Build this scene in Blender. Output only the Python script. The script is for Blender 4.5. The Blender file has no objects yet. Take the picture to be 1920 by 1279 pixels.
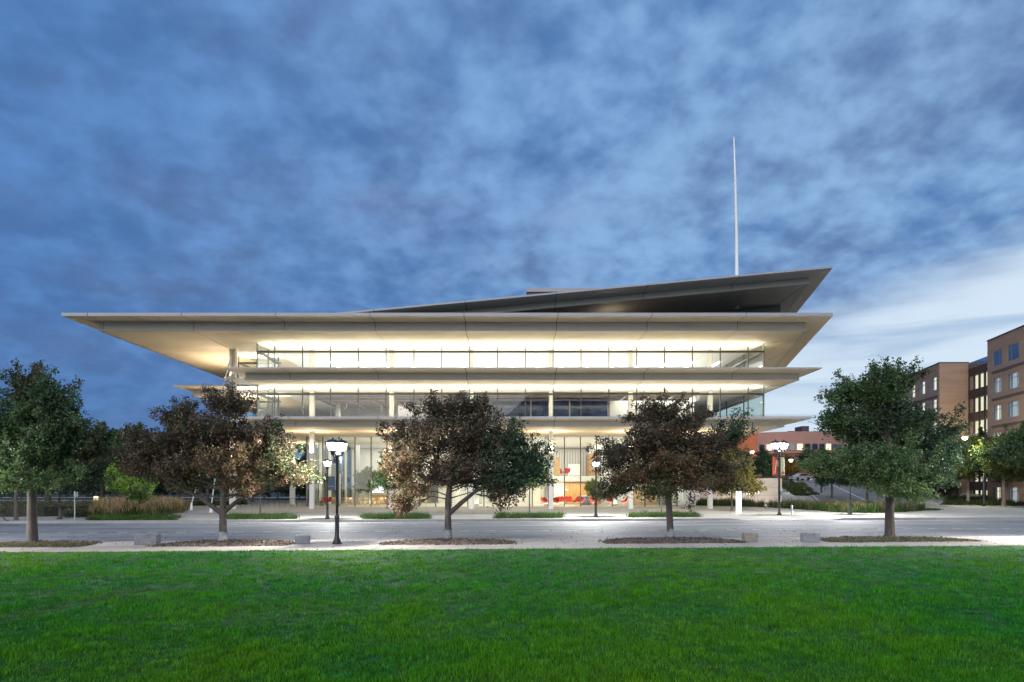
import bpy, math, random
import numpy as np
from mathutils import Vector, Matrix

R = math.radians
rng = np.random.default_rng(7)
random.seed(7)
S = bpy.context.scene
COL = S.collection

# ------------------------------------------------------------------ camera
EYE, F, HZ = 1.9, 1280.0, 914.0        # eye height, focal length and horizon row (1920 px wide frame)
cam_d = bpy.data.cameras.new('camera')
cam_d.sensor_width = 36.0
cam_d.lens = 24.0
cam_d.shift_y = (HZ - 639.5) / 1920.0
cam_d.clip_start, cam_d.clip_end = 0.1, 6000.0
cam = bpy.data.objects.new('camera', cam_d)
cam.location = (0, 0, EYE)
cam.rotation_euler = (R(90), 0, 0)
COL.objects.link(cam)
S.camera = cam

# ------------------------------------------------------------------ sky
world = bpy.data.worlds.new('World')
S.world = world
world.use_nodes = True
nt = world.node_tree
nt.nodes.clear()


class NG:
    """small helper to write node graphs"""
    def __init__(self, tree):
        self.t = tree

    def n(self, kind, **kw):
        nd = self.t.nodes.new(kind)
        for k, v in kw.items():
            setattr(nd, k, v)
        return nd

    def link(self, a, b):
        self.t.links.new(a, b)

    def set(self, sock, v):
        if isinstance(v, bpy.types.NodeSocket):
            self.t.links.new(v, sock)
        else:
            sock.default_value = v

    def math(self, op, a, b=0.0, c=None, clamp=False):
        nd = self.n('ShaderNodeMath', operation=op, use_clamp=clamp)
        self.set(nd.inputs[0], a)
        self.set(nd.inputs[1], b)
        if c is not None:
            self.set(nd.inputs[2], c)
        return nd.outputs[0]

    def mix(self, fac, a, b, mode='MIX'):
        nd = self.n('ShaderNodeMix', data_type='RGBA', blend_type=mode)
        self.set(nd.inputs[0], fac)
        self.set(nd.inputs[6], a if not isinstance(a, tuple) else (*a, 1)[:4])
        self.set(nd.inputs[7], b if not isinstance(b, tuple) else (*b, 1)[:4])
        return nd.outputs[2]

    def smooth(self, v, lo, hi, a=0.0, b=1.0):
        nd = self.n('ShaderNodeMapRange', interpolation_type='SMOOTHSTEP')
        self.set(nd.inputs[0], v)
        self.set(nd.inputs[1], lo)
        self.set(nd.inputs[2], hi)
        self.set(nd.inputs[3], a)
        self.set(nd.inputs[4], b)
        return nd.outputs[0]

    def noise(self, vec, scale, detail=4.0, rough=0.5, dist=0.0, dim='3D'):
        nd = self.n('ShaderNodeTexNoise', noise_dimensions=dim)
        if vec is not None:
            self.link(vec, nd.inputs['Vector'])
        nd.inputs['Scale'].default_value = scale
        nd.inputs['Detail'].default_value = detail
        nd.inputs['Roughness'].default_value = rough
        nd.inputs['Distortion'].default_value = dist
        return nd.outputs[0]

    def mapping(self, vec, scale=(1, 1, 1), loc=(0, 0, 0), rot=(0, 0, 0)):
        nd = self.n('ShaderNodeMapping')
        self.link(vec, nd.inputs[0])
        nd.inputs[1].default_value = loc
        nd.inputs[2].default_value = rot
        nd.inputs[3].default_value = scale
        return nd.outputs[0]


SUN_AZ, SUN_EL = 62.0, 4.0             # the last daylight sits low on the right, under the cloud deck
g = NG(nt)
tc = g.n('ShaderNodeTexCoord')
D = tc.outputs['Generated']
sep = g.n('ShaderNodeSeparateXYZ')
g.link(D, sep.inputs[0])
dx, dy, dz = sep.outputs
sky = g.n('ShaderNodeTexSky', sky_type='NISHITA', sun_disc=False)
sky.sun_elevation = R(SUN_EL)
sky.sun_rotation = R(SUN_AZ)
sky.air_density, sky.dust_density, sky.ozone_density = 1.0, 0.6, 3.0
zc = g.math('MAXIMUM', g.math('ADD', dz, 0.34), 0.05)
comb = g.n('ShaderNodeCombineXYZ')
g.link(g.math('DIVIDE', dx, zc), comb.inputs[0])
g.link(g.math('DIVIDE', dy, zc), comb.inputs[1])
P = comb.outputs[0]                     # the cloud deck is a flat layer, so it foreshortens towards the horizon
big = g.noise(g.mapping(P, (0.9, 1.0, 1), (3.1, 1.7, 0)), 1.1, 3, 0.5, 0.3)
puff = g.noise(g.mapping(P, (3.4, 3.2, 1), (0.4, 5.2, 0), (0, 0, R(14))), 2.2, 5, 0.5, 0.2)
fine = g.noise(g.mapping(P, (7.5, 7.0, 1), (7.4, 2.2, 0), (0, 0, R(-10))), 2.6, 5, 0.5, 0.15)
c = g.math('ADD', g.math('MULTIPLY', big, 0.30), g.math('ADD', g.math('MULTIPLY', puff, 0.42), g.math('MULTIPLY', fine, 0.28)))
lum = g.smooth(c, 0.35, 0.65)
hl = g.math('SQRT', g.math('ADD', g.math('MULTIPLY', dx, dx), g.math('MULTIPLY', dy, dy)))
gx, gy = math.sin(R(SUN_AZ)), math.cos(R(SUN_AZ))
gd = g.math('DIVIDE', g.math('ADD', g.math('MULTIPLY', dx, gx), g.math('MULTIPLY', dy, gy)), g.math('MAXIMUM', hl, 0.001))
side = g.smooth(gd, -0.35, 0.95)
hue = g.smooth(g.noise(g.mapping(P, (1.6, 1.5, 1), (5.0, 3.0, 0)), 1.6, 3, 0.5), 0.40, 0.62)
dark = g.mix(hue, (0.041, 0.098, 0.222), (0.052, 0.096, 0.200))
pale = g.mix(side, (0.058, 0.140, 0.310), (0.140, 0.240, 0.390))
deck = g.mix(lum, dark, pale)
# towards the light the deck is brighter, away from it darker and greyer
deck = g.mix(1.0, deck, g.mix(side, (0.88, 0.90, 0.93), (1.06, 1.05, 1.03)), 'MULTIPLY')
pinkn = g.smooth(g.noise(g.mapping(P, (0.9, 1.1, 1), (1.0, 9.0, 0)), 1.1, 3, 0.5), 0.60, 0.76)
deck = g.mix(g.math('MULTIPLY', pinkn, 0.55), deck, (0.130, 0.120, 0.215))
# the deck smooths out into a slate band near the horizon
low = g.smooth(dz, 0.02, 0.22, 1.0, 0.0)
deck = g.mix(g.math('MULTIPLY', low, 0.55), deck, (0.043, 0.092, 0.200))
# the open strip under the deck
edge = g.math('ADD', g.math('MULTIPLY', gd, 0.46), -0.125)
edgen = g.noise(g.mapping(D, (2.0, 2.0, 9.0)), 2.2, 4, 0.5, 0.3)
edge = g.math('ADD', edge, g.math('MULTIPLY', g.math('SUBTRACT', edgen, 0.5), 0.13))
gap = g.smooth(g.math('SUBTRACT', edge, dz), -0.03, 0.075)
streak = g.smooth(g.noise(g.mapping(D, (1.2, 1.2, 13.0)), 2.6, 5, 0.5, 0.4), 0.44, 0.66)
clear = g.mix(streak, (0.42, 0.50, 0.585), (0.27, 0.36, 0.48))
nish = g.mix(1.0, sky.outputs[0], (0.035, 0.035, 0.035), 'MULTIPLY')
clear = g.mix(0.25, clear, nish)
skycol = g.mix(gap, deck, clear)
bg = g.n('ShaderNodeBackground')
g.link(skycol, bg.inputs[0])
bg.inputs[1].default_value = 1.0
wo = g.n('ShaderNodeOutputWorld')
g.link(bg.outputs[0], wo.inputs[0])

# ------------------------------------------------------------------ soft daylight left in the overcast dusk
sun_d = bpy.data.lights.new('sun', 'SUN')
sun_d.energy = 1.25
sun_d.angle = R(60)
sun_d.color = (1.0, 0.98, 0.93)
sun = bpy.data.objects.new('sun', sun_d)
sun.rotation_euler = (R(62), 0, R(-22))
COL.objects.link(sun)

# ------------------------------------------------------------------ exposure
S.view_settings.view_transform = 'Standard'
S.view_settings.look = 'None'
S.view_settings.exposure = 1.0
S.view_settings.gamma = 1.0
S.view_settings.use_curve_mapping = False
S.cycles.use_denoising = True
try:
    S.cycles.denoiser = 'OPENIMAGEDENOISE'
    S.cycles.denoising_input_passes = 'RGB_ALBEDO_NORMAL'
except Exception:
    pass
S.cycles.max_bounces = 7
S.cycles.diffuse_bounces = 3
S.cycles.glossy_bounces = 3
S.cycles.transmission_bounces = 4
S.cycles.transparent_max_bounces = 12
S.cycles.sample_clamp_indirect = 4.0
S.cycles.caustics_reflective = False
S.cycles.caustics_refractive = False

# ================================================================== materials
MATS = {}


def mat(name, color, rough=0.6, metal=0.0, spec=0.5, var=0.0, vscale=3.0, bump=0.0, bscale=20.0,
        emit=None, estr=0.0, stretch=(1, 1, 1)):
    m = bpy.data.materials.new(name)
    m.use_nodes = True
    G = NG(m.node_tree)
    b = m.node_tree.nodes['Principled BSDF']
    b.inputs['Roughness'].default_value = rough
    b.inputs['Metallic'].default_value = metal
    b.inputs['Specular IOR Level'].default_value = spec
    geo = None
    if var > 0 or bump > 0:
        geo = G.n('ShaderNodeNewGeometry').outputs['Position']
        geo = G.mapping(geo, stretch)
    if var > 0:
        n1 = G.noise(geo, vscale, 6, 0.6)
        n2 = G.noise(geo, vscale * 7.3, 3, 0.6)
        f = G.math('ADD', G.math('MULTIPLY', n1, 0.7), G.math('MULTIPLY', n2, 0.3))
        lo = tuple(max(0, v * (1 - var)) for v in color)
        hi = tuple(min(1, v * (1 + var)) for v in color)
        G.link(G.mix(G.smooth(f, 0.3, 0.7), lo, hi), b.inputs['Base Color'])
        G.link(G.smooth(n1, 0.2, 0.8, max(0.02, rough - 0.1), min(1, rough + 0.1)), b.inputs['Roughness'])
    else:
        b.inputs['Base Color'].default_value = (*color, 1)
    if bump > 0:
        bn = G.n('ShaderNodeBump')
        bn.inputs['Strength'].default_value = bump
        bn.inputs['Distance'].default_value = 0.02
        G.link(G.noise(geo, bscale, 5, 0.6), bn.inputs['Height'])
        G.link(bn.outputs[0], b.inputs['Normal'])
    if emit:
        b.inputs['Emission Color'].default_value = (*emit, 1)
        b.inputs['Emission Strength'].default_value = estr
    MATS[name] = m
    return m


def leaf_mat(name, trans=0.35, spec=0.06, attr=True, color=(0.05, 0.09, 0.03)):
    m = bpy.data.materials.new(name)
    m.use_nodes = True
    t = m.node_tree
    t.nodes.clear()
    G = NG(t)
    if attr:
        a = G.n('ShaderNodeAttribute', attribute_name='tint')
        colr = a.outputs[0]
    else:
        colr = None
    d = G.n('ShaderNodeBsdfDiffuse')
    tr = G.n('ShaderNodeBsdfTranslucent')
    if colr is not None:
        G.link(colr, d.inputs[0])
        G.link(colr, tr.inputs[0])
    else:
        d.inputs[0].default_value = (*color, 1)
        tr.inputs[0].default_value = (*color, 1)
    mx = G.n('ShaderNodeMixShader')
    mx.inputs[0].default_value = trans
    G.link(d.outputs[0], mx.inputs[1])
    G.link(tr.outputs[0], mx.inputs[2])
    gl = G.n('ShaderNodeBsdfGlossy')
    gl.inputs[1].default_value = 0.45
    mx2 = G.n('ShaderNodeMixShader')
    mx2.inputs[0].default_value = spec
    G.link(mx.outputs[0], mx2.inputs[1])
    G.link(gl.outputs[0], mx2.inputs[2])
    o = G.n('ShaderNodeOutputMaterial')
    G.link(mx2.outputs[0], o.inputs[0])
    MATS[name] = m
    return m


def glass_mat(name, tint=(0.93, 0.96, 0.94), refl=1.0, rough=0.0):
    m = bpy.data.materials.new(name)
    m.use_nodes = True
    t = m.node_tree
    t.nodes.clear()
    G = NG(t)
    tr = G.n('ShaderNodeBsdfTransparent')
    tr.inputs[0].default_value = (*tint, 1)
    gl = G.n('ShaderNodeBsdfGlossy')
    gl.inputs[1].default_value = rough
    fr = G.n('ShaderNodeFresnel')
    fr.inputs[0].default_value = 1.45
    mx = G.n('ShaderNodeMixShader')
    G.link(G.math('MINIMUM', G.math('MULTIPLY', fr.outputs[0], refl), 0.16 if refl <= 1 else 0.6), mx.inputs[0])
    G.link(tr.outputs[0], mx.inputs[1])
    G.link(gl.outputs[0], mx.inputs[2])
    o = G.n('ShaderNodeOutputMaterial')
    G.link(mx.outputs[0], o.inputs[0])
    MATS[name] = m
    return m


def emit_mat(name, color, strength):
    m = bpy.data.materials.new(name)
    m.use_nodes = True
    t = m.node_tree
    t.nodes.clear()
    G = NG(t)
    e = G.n('ShaderNodeEmission')
    e.inputs[0].default_value = (*color, 1)
    e.inputs[1].default_value = strength
    o = G.n('ShaderNodeOutputMaterial')
    G.link(e.outputs[0], o.inputs[0])
    MATS[name] = m
    return m


mat('fascia', (0.33, 0.325, 0.335), 0.45, var=0.05, vscale=0.4)
mat('soffit', (0.65, 0.545, 0.41), 0.7, var=0.04, vscale=0.3)
mat('edge_beam', (0.40, 0.375, 0.33), 0.5, var=0.06, vscale=0.5)
mat('roof_dark', (0.20, 0.19, 0.19), 0.6, var=0.08, vscale=0.4)
mat('roof_soffit', (0.42, 0.395, 0.37), 0.6, var=0.08, vscale=0.4)
mat('joint_dark', (0.10, 0.092, 0.082), 0.9)
mat('slab', (0.30, 0.29, 0.27), 0.8, var=0.1)
mat('white_paint', (0.80, 0.79, 0.76), 0.6, var=0.02)
mat('white_wall', (0.78, 0.75, 0.70), 0.8, var=0.03, vscale=0.5)
mat('grey_wall', (0.55, 0.53, 0.50), 0.8, var=0.06, vscale=0.5)
mat('raw_ceiling', (0.20, 0.155, 0.13), 0.9, var=0.35, vscale=1.2)
mat('raw_wall', (0.30, 0.27, 0.26), 0.9, var=0.2, vscale=0.8)
mat('duct', (0.24, 0.22, 0.21), 0.45, metal=0.3, var=0.15, vscale=1.5)
mat('mullion', (0.12, 0.115, 0.10), 0.45, metal=0.3)
mat('column', (0.52, 0.51, 0.49), 0.5, var=0.03)
mat('dark_metal', (0.018, 0.020, 0.026), 0.45, spec=0.5, var=0.2, vscale=8)
mat('grey_metal', (0.32, 0.33, 0.34), 0.45, metal=0.5, var=0.12, vscale=6)
mat('steel', (0.62, 0.62, 0.60), 0.35, metal=0.6, var=0.05)
mat('wood', (0.46, 0.27, 0.125), 0.5, var=0.22, vscale=1.6, stretch=(3.5, 3.5, 0.5))
mat('wood_light', (0.50, 0.32, 0.16), 0.5, var=0.2, vscale=2.0)
mat('red_fabric', (0.46, 0.02, 0.008), 0.7, var=0.15, vscale=9)
mat('orange_fabric', (0.70, 0.13, 0.015), 0.7, var=0.15, vscale=9)
mat('floor_stone', (0.46, 0.42, 0.36), 0.35, var=0.08, vscale=0.7)
mat('carpet', (0.30, 0.29, 0.28), 0.95, var=0.1)
mat('curtain', (0.45, 0.44, 0.37), 0.9, var=0.08, vscale=2.5, stretch=(6, 6, 0.2))
mat('stone_block', (0.27, 0.235, 0.19), 0.85, var=0.22, vscale=5, bump=0.6, bscale=26)
mat('stone_block_grey', (0.23, 0.235, 0.25), 0.85, var=0.25, vscale=6, bump=0.6, bscale=26)
mat('bark', (0.085, 0.072, 0.062), 0.95, var=0.4, vscale=9, bump=1.0, bscale=38, stretch=(1, 1, 0.28))
mat('bark_pale', (0.24, 0.20, 0.16), 0.95, var=0.35, vscale=9, bump=0.8, bscale=38, stretch=(1, 1, 0.28))
mat('trunk_wrap', (0.27, 0.27, 0.28), 0.9, var=0.35, vscale=14)
mat('mulch', (0.13, 0.10, 0.08), 0.95, var=0.5, vscale=24, bump=1.0, bscale=60)
mat('soil', (0.045, 0.042, 0.028), 0.95, var=0.4, vscale=5, bump=0.8)
mat('hotel_stone', (0.30, 0.195, 0.135), 0.8, var=0.14, vscale=0.45, stretch=(0.6, 0.6, 3.2))
mat('hotel_joint', (0.15, 0.095, 0.065), 0.9, var=0.1)
mat('hotel_dark', (0.035, 0.028, 0.03), 0.5, var=0.2)
mat('hotel_ledge', (0.075, 0.055, 0.062), 0.6, var=0.1)
mat('window_frame', (0.16, 0.20, 0.27), 0.4, metal=0.3)
mat('brick_red', (0.22, 0.09, 0.065), 0.85, var=0.15, vscale=0.8)
mat('orange_lit_wall', (0.50, 0.15, 0.06), 0.8, var=0.12, vscale=0.3)  # warm lamp light on the end wall put partly into its colour
mat('pink_wall', (0.36, 0.19, 0.15), 0.8, var=0.1, vscale=0.3)
mat('far_dark', (0.09, 0.055, 0.075), 0.8, var=0.2, vscale=0.3)
mat('concrete_wall', (0.56, 0.50, 0.45), 0.8, var=0.12, vscale=0.6, stretch=(1, 1, 2.5), bump=0.2)
mat('far_concrete', (0.30, 0.29, 0.27), 0.9, var=0.15, vscale=0.3)
mat('banner_red', (0.38, 0.07, 0.04), 0.8, var=0.1)
mat('banner_green', (0.38, 0.38, 0.24), 0.8, var=0.1)
mat('banner_print', (0.75, 0.55, 0.40), 0.8)
mat('sign_blue', (0.022, 0.04, 0.085), 0.4, var=0.1)
mat('sign_grey', (0.13, 0.17, 0.20), 0.4, var=0.1)
mat('sign_print', (0.35, 0.40, 0.48), 0.5)
mat('paint_white', (0.74, 0.74, 0.72), 0.7, var=0.18, vscale=9)
mat('white_letters', (0.82, 0.80, 0.76), 0.5)
mat('curtain_white', (0.70, 0.68, 0.64), 0.9, var=0.12, vscale=3, stretch=(5, 5, 0.2))
leaf_mat('leaf', 0.40, 0.03)
leaf_mat('grass', 0.30, 0.0)
glass_mat('glass', refl=0.7)
glass_mat('glass_ground', (0.90, 0.93, 0.89), 1.0)
glass_mat('glass_lamp', (0.98, 0.98, 0.96), 0.6)
glass_mat('glass_blue', (0.30, 0.42, 0.60), 2.6)
mat('glazing_sky_reflection', (0.045, 0.06, 0.13), 0.15, var=0.5, vscale=1.3)  # sky reflection in the glass put into the dark blue base colour
emit_mat('lamp_glow', (0.92, 0.97, 1.0), 26.0)
emit_mat('lamp_glow_far', (1.0, 0.93, 0.80), 16.0)
emit_mat('line_light', (1.0, 0.95, 0.87), 14.0)
emit_mat('screen', (1.0, 0.98, 0.95), 1.6)
emit_mat('lit_room', (1.0, 0.92, 0.70), 0.62)
emit_mat('lit_room_dim', (0.80, 0.86, 0.95), 0.30)
emit_mat('pylon_glow', (1.0, 0.99, 0.97), 1.9)
emit_mat('red_neon', (1.0, 0.06, 0.10), 2.2)
emit_mat('green_signal', (0.1, 0.9, 0.55), 4.0)

# concrete paving and road need their own graphs
def surface_mat(name, base, graph):
    m = bpy.data.materials.new(name)
    m.use_nodes = True
    G = NG(m.node_tree)
    b = m.node_tree.nodes['Principled BSDF']
    geo = G.n('ShaderNodeNewGeometry').outputs['Position']
    graph(G, b, geo, base)
    MATS[name] = m
    return m


STREET = 0.075                           # the street runs 4.3 degrees off the building's front


def road_graph(G, b, geo, base):
    rot = G.mapping(geo, (1, 1, 1), (0, 0, 0), (0, 0, -math.atan(STREET)))
    n1 = G.noise(G.mapping(rot, (0.10, 0.9, 1)), 1.6, 6, 0.6)        # tyre-worn lanes along the street
    n2 = G.noise(geo, 9.0, 5, 0.65)
    n3 = G.noise(G.mapping(rot, (0.35, 0.5, 1), (4, 2, 0)), 0.6, 4, 0.55, 0.8)
    f = G.math('ADD', G.math('MULTIPLY', n1, 0.5), G.math('ADD', G.math('MULTIPLY', n2, 0.2), G.math('MULTIPLY', n3, 0.3)))
    colr = G.mix(G.smooth(f, 0.36, 0.64), tuple(v * 0.62 for v in base), tuple(v * 1.3 for v in base))
    vo = G.n('ShaderNodeTexVoronoi', feature='DISTANCE_TO_EDGE')
    wv = G.n('ShaderNodeVectorMath', operation='ADD')
    G.link(geo, wv.inputs[0])
    dn = G.n('ShaderNodeTexNoise')
    dn.inputs['Scale'].default_value = 0.7
    dn.inputs['Detail'].default_value = 5
    G.link(geo, dn.inputs['Vector'])
    G.link(dn.outputs[1], wv.inputs[1])
    G.link(wv.outputs[0], vo.inputs['Vector'])
    vo.inputs['Scale'].default_value = 0.22
    crack = G.smooth(vo.outputs['Distance'], 0.0, 0.013, 1.0, 0.0)
    crack = G.math('MULTIPLY', crack, G.smooth(n3, 0.45, 0.6))
    colr = G.mix(crack, colr, tuple(v * 0.3 for v in base))
    G.link(colr, b.inputs['Base Color'])
    G.link(G.smooth(n2, 0.2, 0.8, 0.62, 0.9), b.inputs['Roughness'])
    bp = G.n('ShaderNodeBump')
    bp.inputs['Strength'].default_value = 0.35
    bp.inputs['Distance'].default_value = 0.01
    G.link(G.noise(geo, 60, 4, 0.6), bp.inputs['Height'])
    G.link(bp.outputs[0], b.inputs['Normal'])


def paving_graph(G, b, geo, base):
    n1 = G.noise(geo, 0.35, 5, 0.6)
    n2 = G.noise(geo, 6.0, 5, 0.65)
    f = G.math('ADD', G.math('MULTIPLY', n1, 0.65), G.math('MULTIPLY', n2, 0.35))
    G.link(G.mix(G.smooth(f, 0.35, 0.66), tuple(v * 0.80 for v in base), tuple(v * 1.14 for v in base)), b.inputs['Base Color'])
    b.inputs['Roughness'].default_value = 0.8
    bp = G.n('ShaderNodeBump')
    bp.inputs['Strength'].default_value = 0.2
    bp.inputs['Distance'].default_value = 0.008
    G.link(G.noise(geo, 45, 4, 0.6), bp.inputs['Height'])
    G.link(bp.outputs[0], b.inputs['Normal'])


def lawn_graph(G, b, geo, base):
    n1 = G.noise(geo, 0.5, 5, 0.6)
    n2 = G.noise(G.mapping(geo, (1, 1, 1)), 14.0, 5, 0.7)
    f = G.math('ADD', G.math('MULTIPLY', n1, 0.5), G.math('MULTIPLY', n2, 0.5))
    G.link(G.mix(G.smooth(f, 0.3, 0.7), tuple(v * 0.55 for v in base), tuple(v * 1.35 for v in base)), b.inputs['Base Color'])
    b.inputs['Roughness'].default_value = 0.95
    bp = G.n('ShaderNodeBump')
    bp.inputs['Strength'].default_value = 0.9
    bp.inputs['Distance'].default_value = 0.04
    G.link(n2, bp.inputs['Height'])
    G.link(bp.outputs[0], b.inputs['Normal'])


surface_mat('asphalt', (0.165, 0.17, 0.18), road_graph)
surface_mat('gutter', (0.34, 0.335, 0.32), paving_graph)
surface_mat('paving', (0.34, 0.325, 0.285), paving_graph)
surface_mat('sidewalk_slab', (0.37, 0.325, 0.285), paving_graph)
surface_mat('kerb', (0.25, 0.245, 0.235), paving_graph)
surface_mat('lawn_soil', (0.016, 0.088, 0.008), lawn_graph)
surface_mat('ground_dark', (0.030, 0.038, 0.024), lawn_graph)

# ================================================================== mesh helpers
class MB:
    def __init__(self):
        self.v, self.f, self.m = [], [], []

    def add(self, vs, fs, mi=0):
        o = len(self.v)
        self.v += [tuple(p) for p in vs]
        self.f += [tuple(o + i for i in f) for f in fs]
        self.m += [mi] * len(fs)
        return self

    def hexa(self, p, mi=0):
        """8 points: bottom 0-3 counter-clockwise, top 4-7"""
        return self.add(p, [(3, 2, 1, 0), (4, 5, 6, 7), (0, 1, 5, 4), (1, 2, 6, 5), (2, 3, 7, 6), (3, 0, 4, 7)], mi)

    def box(self, x0, x1, y0, y1, z0, z1, mi=0):
        return self.hexa([(x0, y0, z0), (x1, y0, z0), (x1, y1, z0), (x0, y1, z0),
                          (x0, y0, z1), (x1, y0, z1), (x1, y1, z1), (x0, y1, z1)], mi)

    def prism(self, poly, z0, z1, mi=0):
        n = len(poly)
        z0f = z0 if callable(z0) else (lambda x, y: z0)
        z1f = z1 if callable(z1) else (lambda x, y: z1)
        vs = [(x, y, z0f(x, y)) for x, y in poly] + [(x, y, z1f(x, y)) for x, y in poly]
        fs = [tuple(reversed(range(n))), tuple(range(n, 2 * n))]
        fs += [(i, (i + 1) % n, n + (i + 1) % n, n + i) for i in range(n)]
        return self.add(vs, fs, mi)

    def tube(self, pts, rad, n=8, mi=0, cap=True):
        pts = [Vector(p) for p in pts]
        k = len(pts)
        rad = rad if isinstance(rad, (list, tuple)) else [rad] * k
        vs, fs = [], []
        ref = Vector((1, 0, 0))
        for i, p in enumerate(pts):
            t = (pts[min(i + 1, k - 1)] - pts[max(i - 1, 0)])
            t.normalize()
            if abs(t.dot(ref)) > 0.95:
                ref = Vector((0, 1, 0)) if abs(t.y) < 0.9 else Vector((0, 0, 1))
            a = t.cross(ref).normalized()
            bb = t.cross(a).normalized()
            for j in range(n):
                q = 2 * math.pi * j / n
                vs.append(p + (a * math.cos(q) + bb * math.sin(q)) * rad[i])
        for i in range(k - 1):
            for j in range(n):
                fs.append((i * n + j, i * n + (j + 1) % n, (i + 1) * n + (j + 1) % n, (i + 1) * n + j))
        if cap:
            fs.append(tuple(range(n)))
            fs.append(tuple(range((k - 1) * n, k * n)))
        return self.add(vs, fs, mi)

    def lathe(self, prof, n=16, c=(0, 0, 0), mi=0):
        """profile of (radius, z) from bottom to top"""
        vs, fs = [], []
        k = len(prof)
        for r, z in prof:
            for j in range(n):
                q = 2 * math.pi * j / n
                vs.append((c[0] + r * math.cos(q), c[1] + r * math.sin(q), c[2] + z))
        for i in range(k - 1):
            for j in range(n):
                fs.append((i * n + j, i * n + (j + 1) % n, (i + 1) * n + (j + 1) % n, (i + 1) * n + j))
        if prof[0][0] > 1e-4:
            fs.append(tuple(reversed(range(n))))
        if prof[-1][0] > 1e-4:
            fs.append(tuple(range((k - 1) * n, k * n)))
        return self.add(vs, fs, mi)

    def build(self, name, mats, parent=None, loc=None, smooth=False):
        me = bpy.data.meshes.new(name)
        me.from_pydata(self.v, [], self.f)
        mats = mats if isinstance(mats, (list, tuple)) else [mats]
        for m in mats:
            me.materials.append(MATS[m])
        if len(mats) > 1:
            me.polygons.foreach_set('material_index', self.m)
        if smooth:
            me.polygons.foreach_set('use_smooth', [True] * len(me.polygons))
        me.update()
        return link(name, me, parent, loc)


def link(name, data, parent=None, loc=None):
    o = bpy.data.objects.new(name, data)
    COL.objects.link(o)
    if parent is not None:
        o.parent = parent
    if loc is not None:
        o.location = loc
    return o


def tag(o, label=None, cat=None, group=None, kind=None):
    if label:
        o['label'] = label
    if cat:
        o['category'] = cat
    if group:
        o['group'] = group
    if kind:
        o['kind'] = kind
    return o


def thing(name, label, cat, loc=(0, 0, 0), rz=0.0, group=None):
    o = link(name, None, None, loc)
    o.rotation_euler = (0, 0, rz)
    return tag(o, label, cat, group)


def copy_tree(o, parent=None):
    c = o.copy()
    COL.objects.link(c)
    c.parent = parent
    for ch in list(o.children):
        copy_tree(ch, c)
    return c


def light(name, kind, parent, loc, energy, color=(1, 1, 1), **kw):
    d = bpy.data.lights.new(name, kind)
    d.energy = energy
    d.color = color
    for k, v in kw.items():
        if k != 'rot':
            setattr(d, k, v)
    o = link(name, d, parent, loc)
    if 'rot' in kw:
        o.rotation_euler = kw['rot']
    return o


def np_mesh(name, verts, faces, mats, parent=None, tint=None, smooth=False):
    """fast mesh from arrays; faces (n,k)"""
    me = bpy.data.meshes.new(name)
    nv, (nf, k) = len(verts), faces.shape
    me.vertices.add(nv)
    me.vertices.foreach_set('co', np.ascontiguousarray(verts, dtype=np.float32).ravel())
    me.loops.add(nf * k)
    me.loops.foreach_set('vertex_index', np.ascontiguousarray(faces, dtype=np.int32).ravel())
    me.polygons.add(nf)
    me.polygons.foreach_set('loop_start', np.arange(0, nf * k, k, dtype=np.int32))
    me.polygons.foreach_set('loop_total', np.full(nf, k, dtype=np.int32))
    if tint is not None:
        a = me.attributes.new('tint', 'FLOAT_COLOR', 'POINT')
        t4 = np.ones((nv, 4), dtype=np.float32)
        t4[:, :3] = tint
        a.data.foreach_set('color', t4.ravel())
    for m in (mats if isinstance(mats, (list, tuple)) else [mats]):
        me.materials.append(MATS[m])
    me.update(calc_edges=True)
    return link(name, me, parent)


def gx_at(px, Y):
    return (px - 960.0) * Y / F


def gz_at(py, Y):
    return EYE + (HZ - py) * Y / F


def on_ground(px, py, z=0.0):
    """where a point seen on the ground stands"""
    Y = F * (EYE - z) / (py - HZ)
    return Vector((gx_at(px, Y), Y, z))


def smoothstep(a, b, x):
    t = min(1, max(0, (x - a) / (b - a)))
    return t * t * (3 - 2 * t)


def ground_z(x, y):
    """the cross street climbs away behind the building on the right"""
    return 0.05 * max(0.0, y - 74.0) * smoothstep(19, 27, x) if y < 200 else 6.3 * smoothstep(19, 27, x)

# ================================================================== the setting
def strip(v0, v1, x0, x1, z, name, m, kind='structure', parent=None, n=1):
    xs = np.linspace(x0, x1, n + 1)
    mb = MB()
    for a, b_ in zip(xs[:-1], xs[1:]):
        mb.add([(a, v0 + STREET * a, z), (b_, v0 + STREET * b_, z), (b_, v1 + STREET * b_, z), (a, v1 + STREET * a, z)], [(0, 1, 2, 3)])
    o = mb.build(name, m, parent)
    return tag(o, kind=kind) if parent is None else o


def grid_sheet(name, xs, ys, zf, m):
    vs = [(x, yf(x) if callable(yf) else yf, 0) for yf in ys for x in xs]
    vs = [(x, y, zf(x, y)) for x, y, _ in vs]
    nx = len(xs)
    fs = [(j * nx + i, j * nx + i + 1, (j + 1) * nx + i + 1, (j + 1) * nx + i) for j in range(len(ys) - 1) for i in range(nx - 1)]
    return MB().add(vs, fs).build(name, m, smooth=True)


gxs = [-2500, -800, -300, -120, -60, -30, 0, 15, 19, 21, 23, 25, 27, 30, 60, 120, 300, 800, 2500]
gys = [-600, -100, 0, 40, 74, 80, 90, 100, 120, 150, 199, 300, 700, 1500, 3500]
tag(grid_sheet('ground', gxs, gys, lambda x, y: ground_z(x, y) - 0.17, 'ground_dark'), kind='structure')

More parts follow.
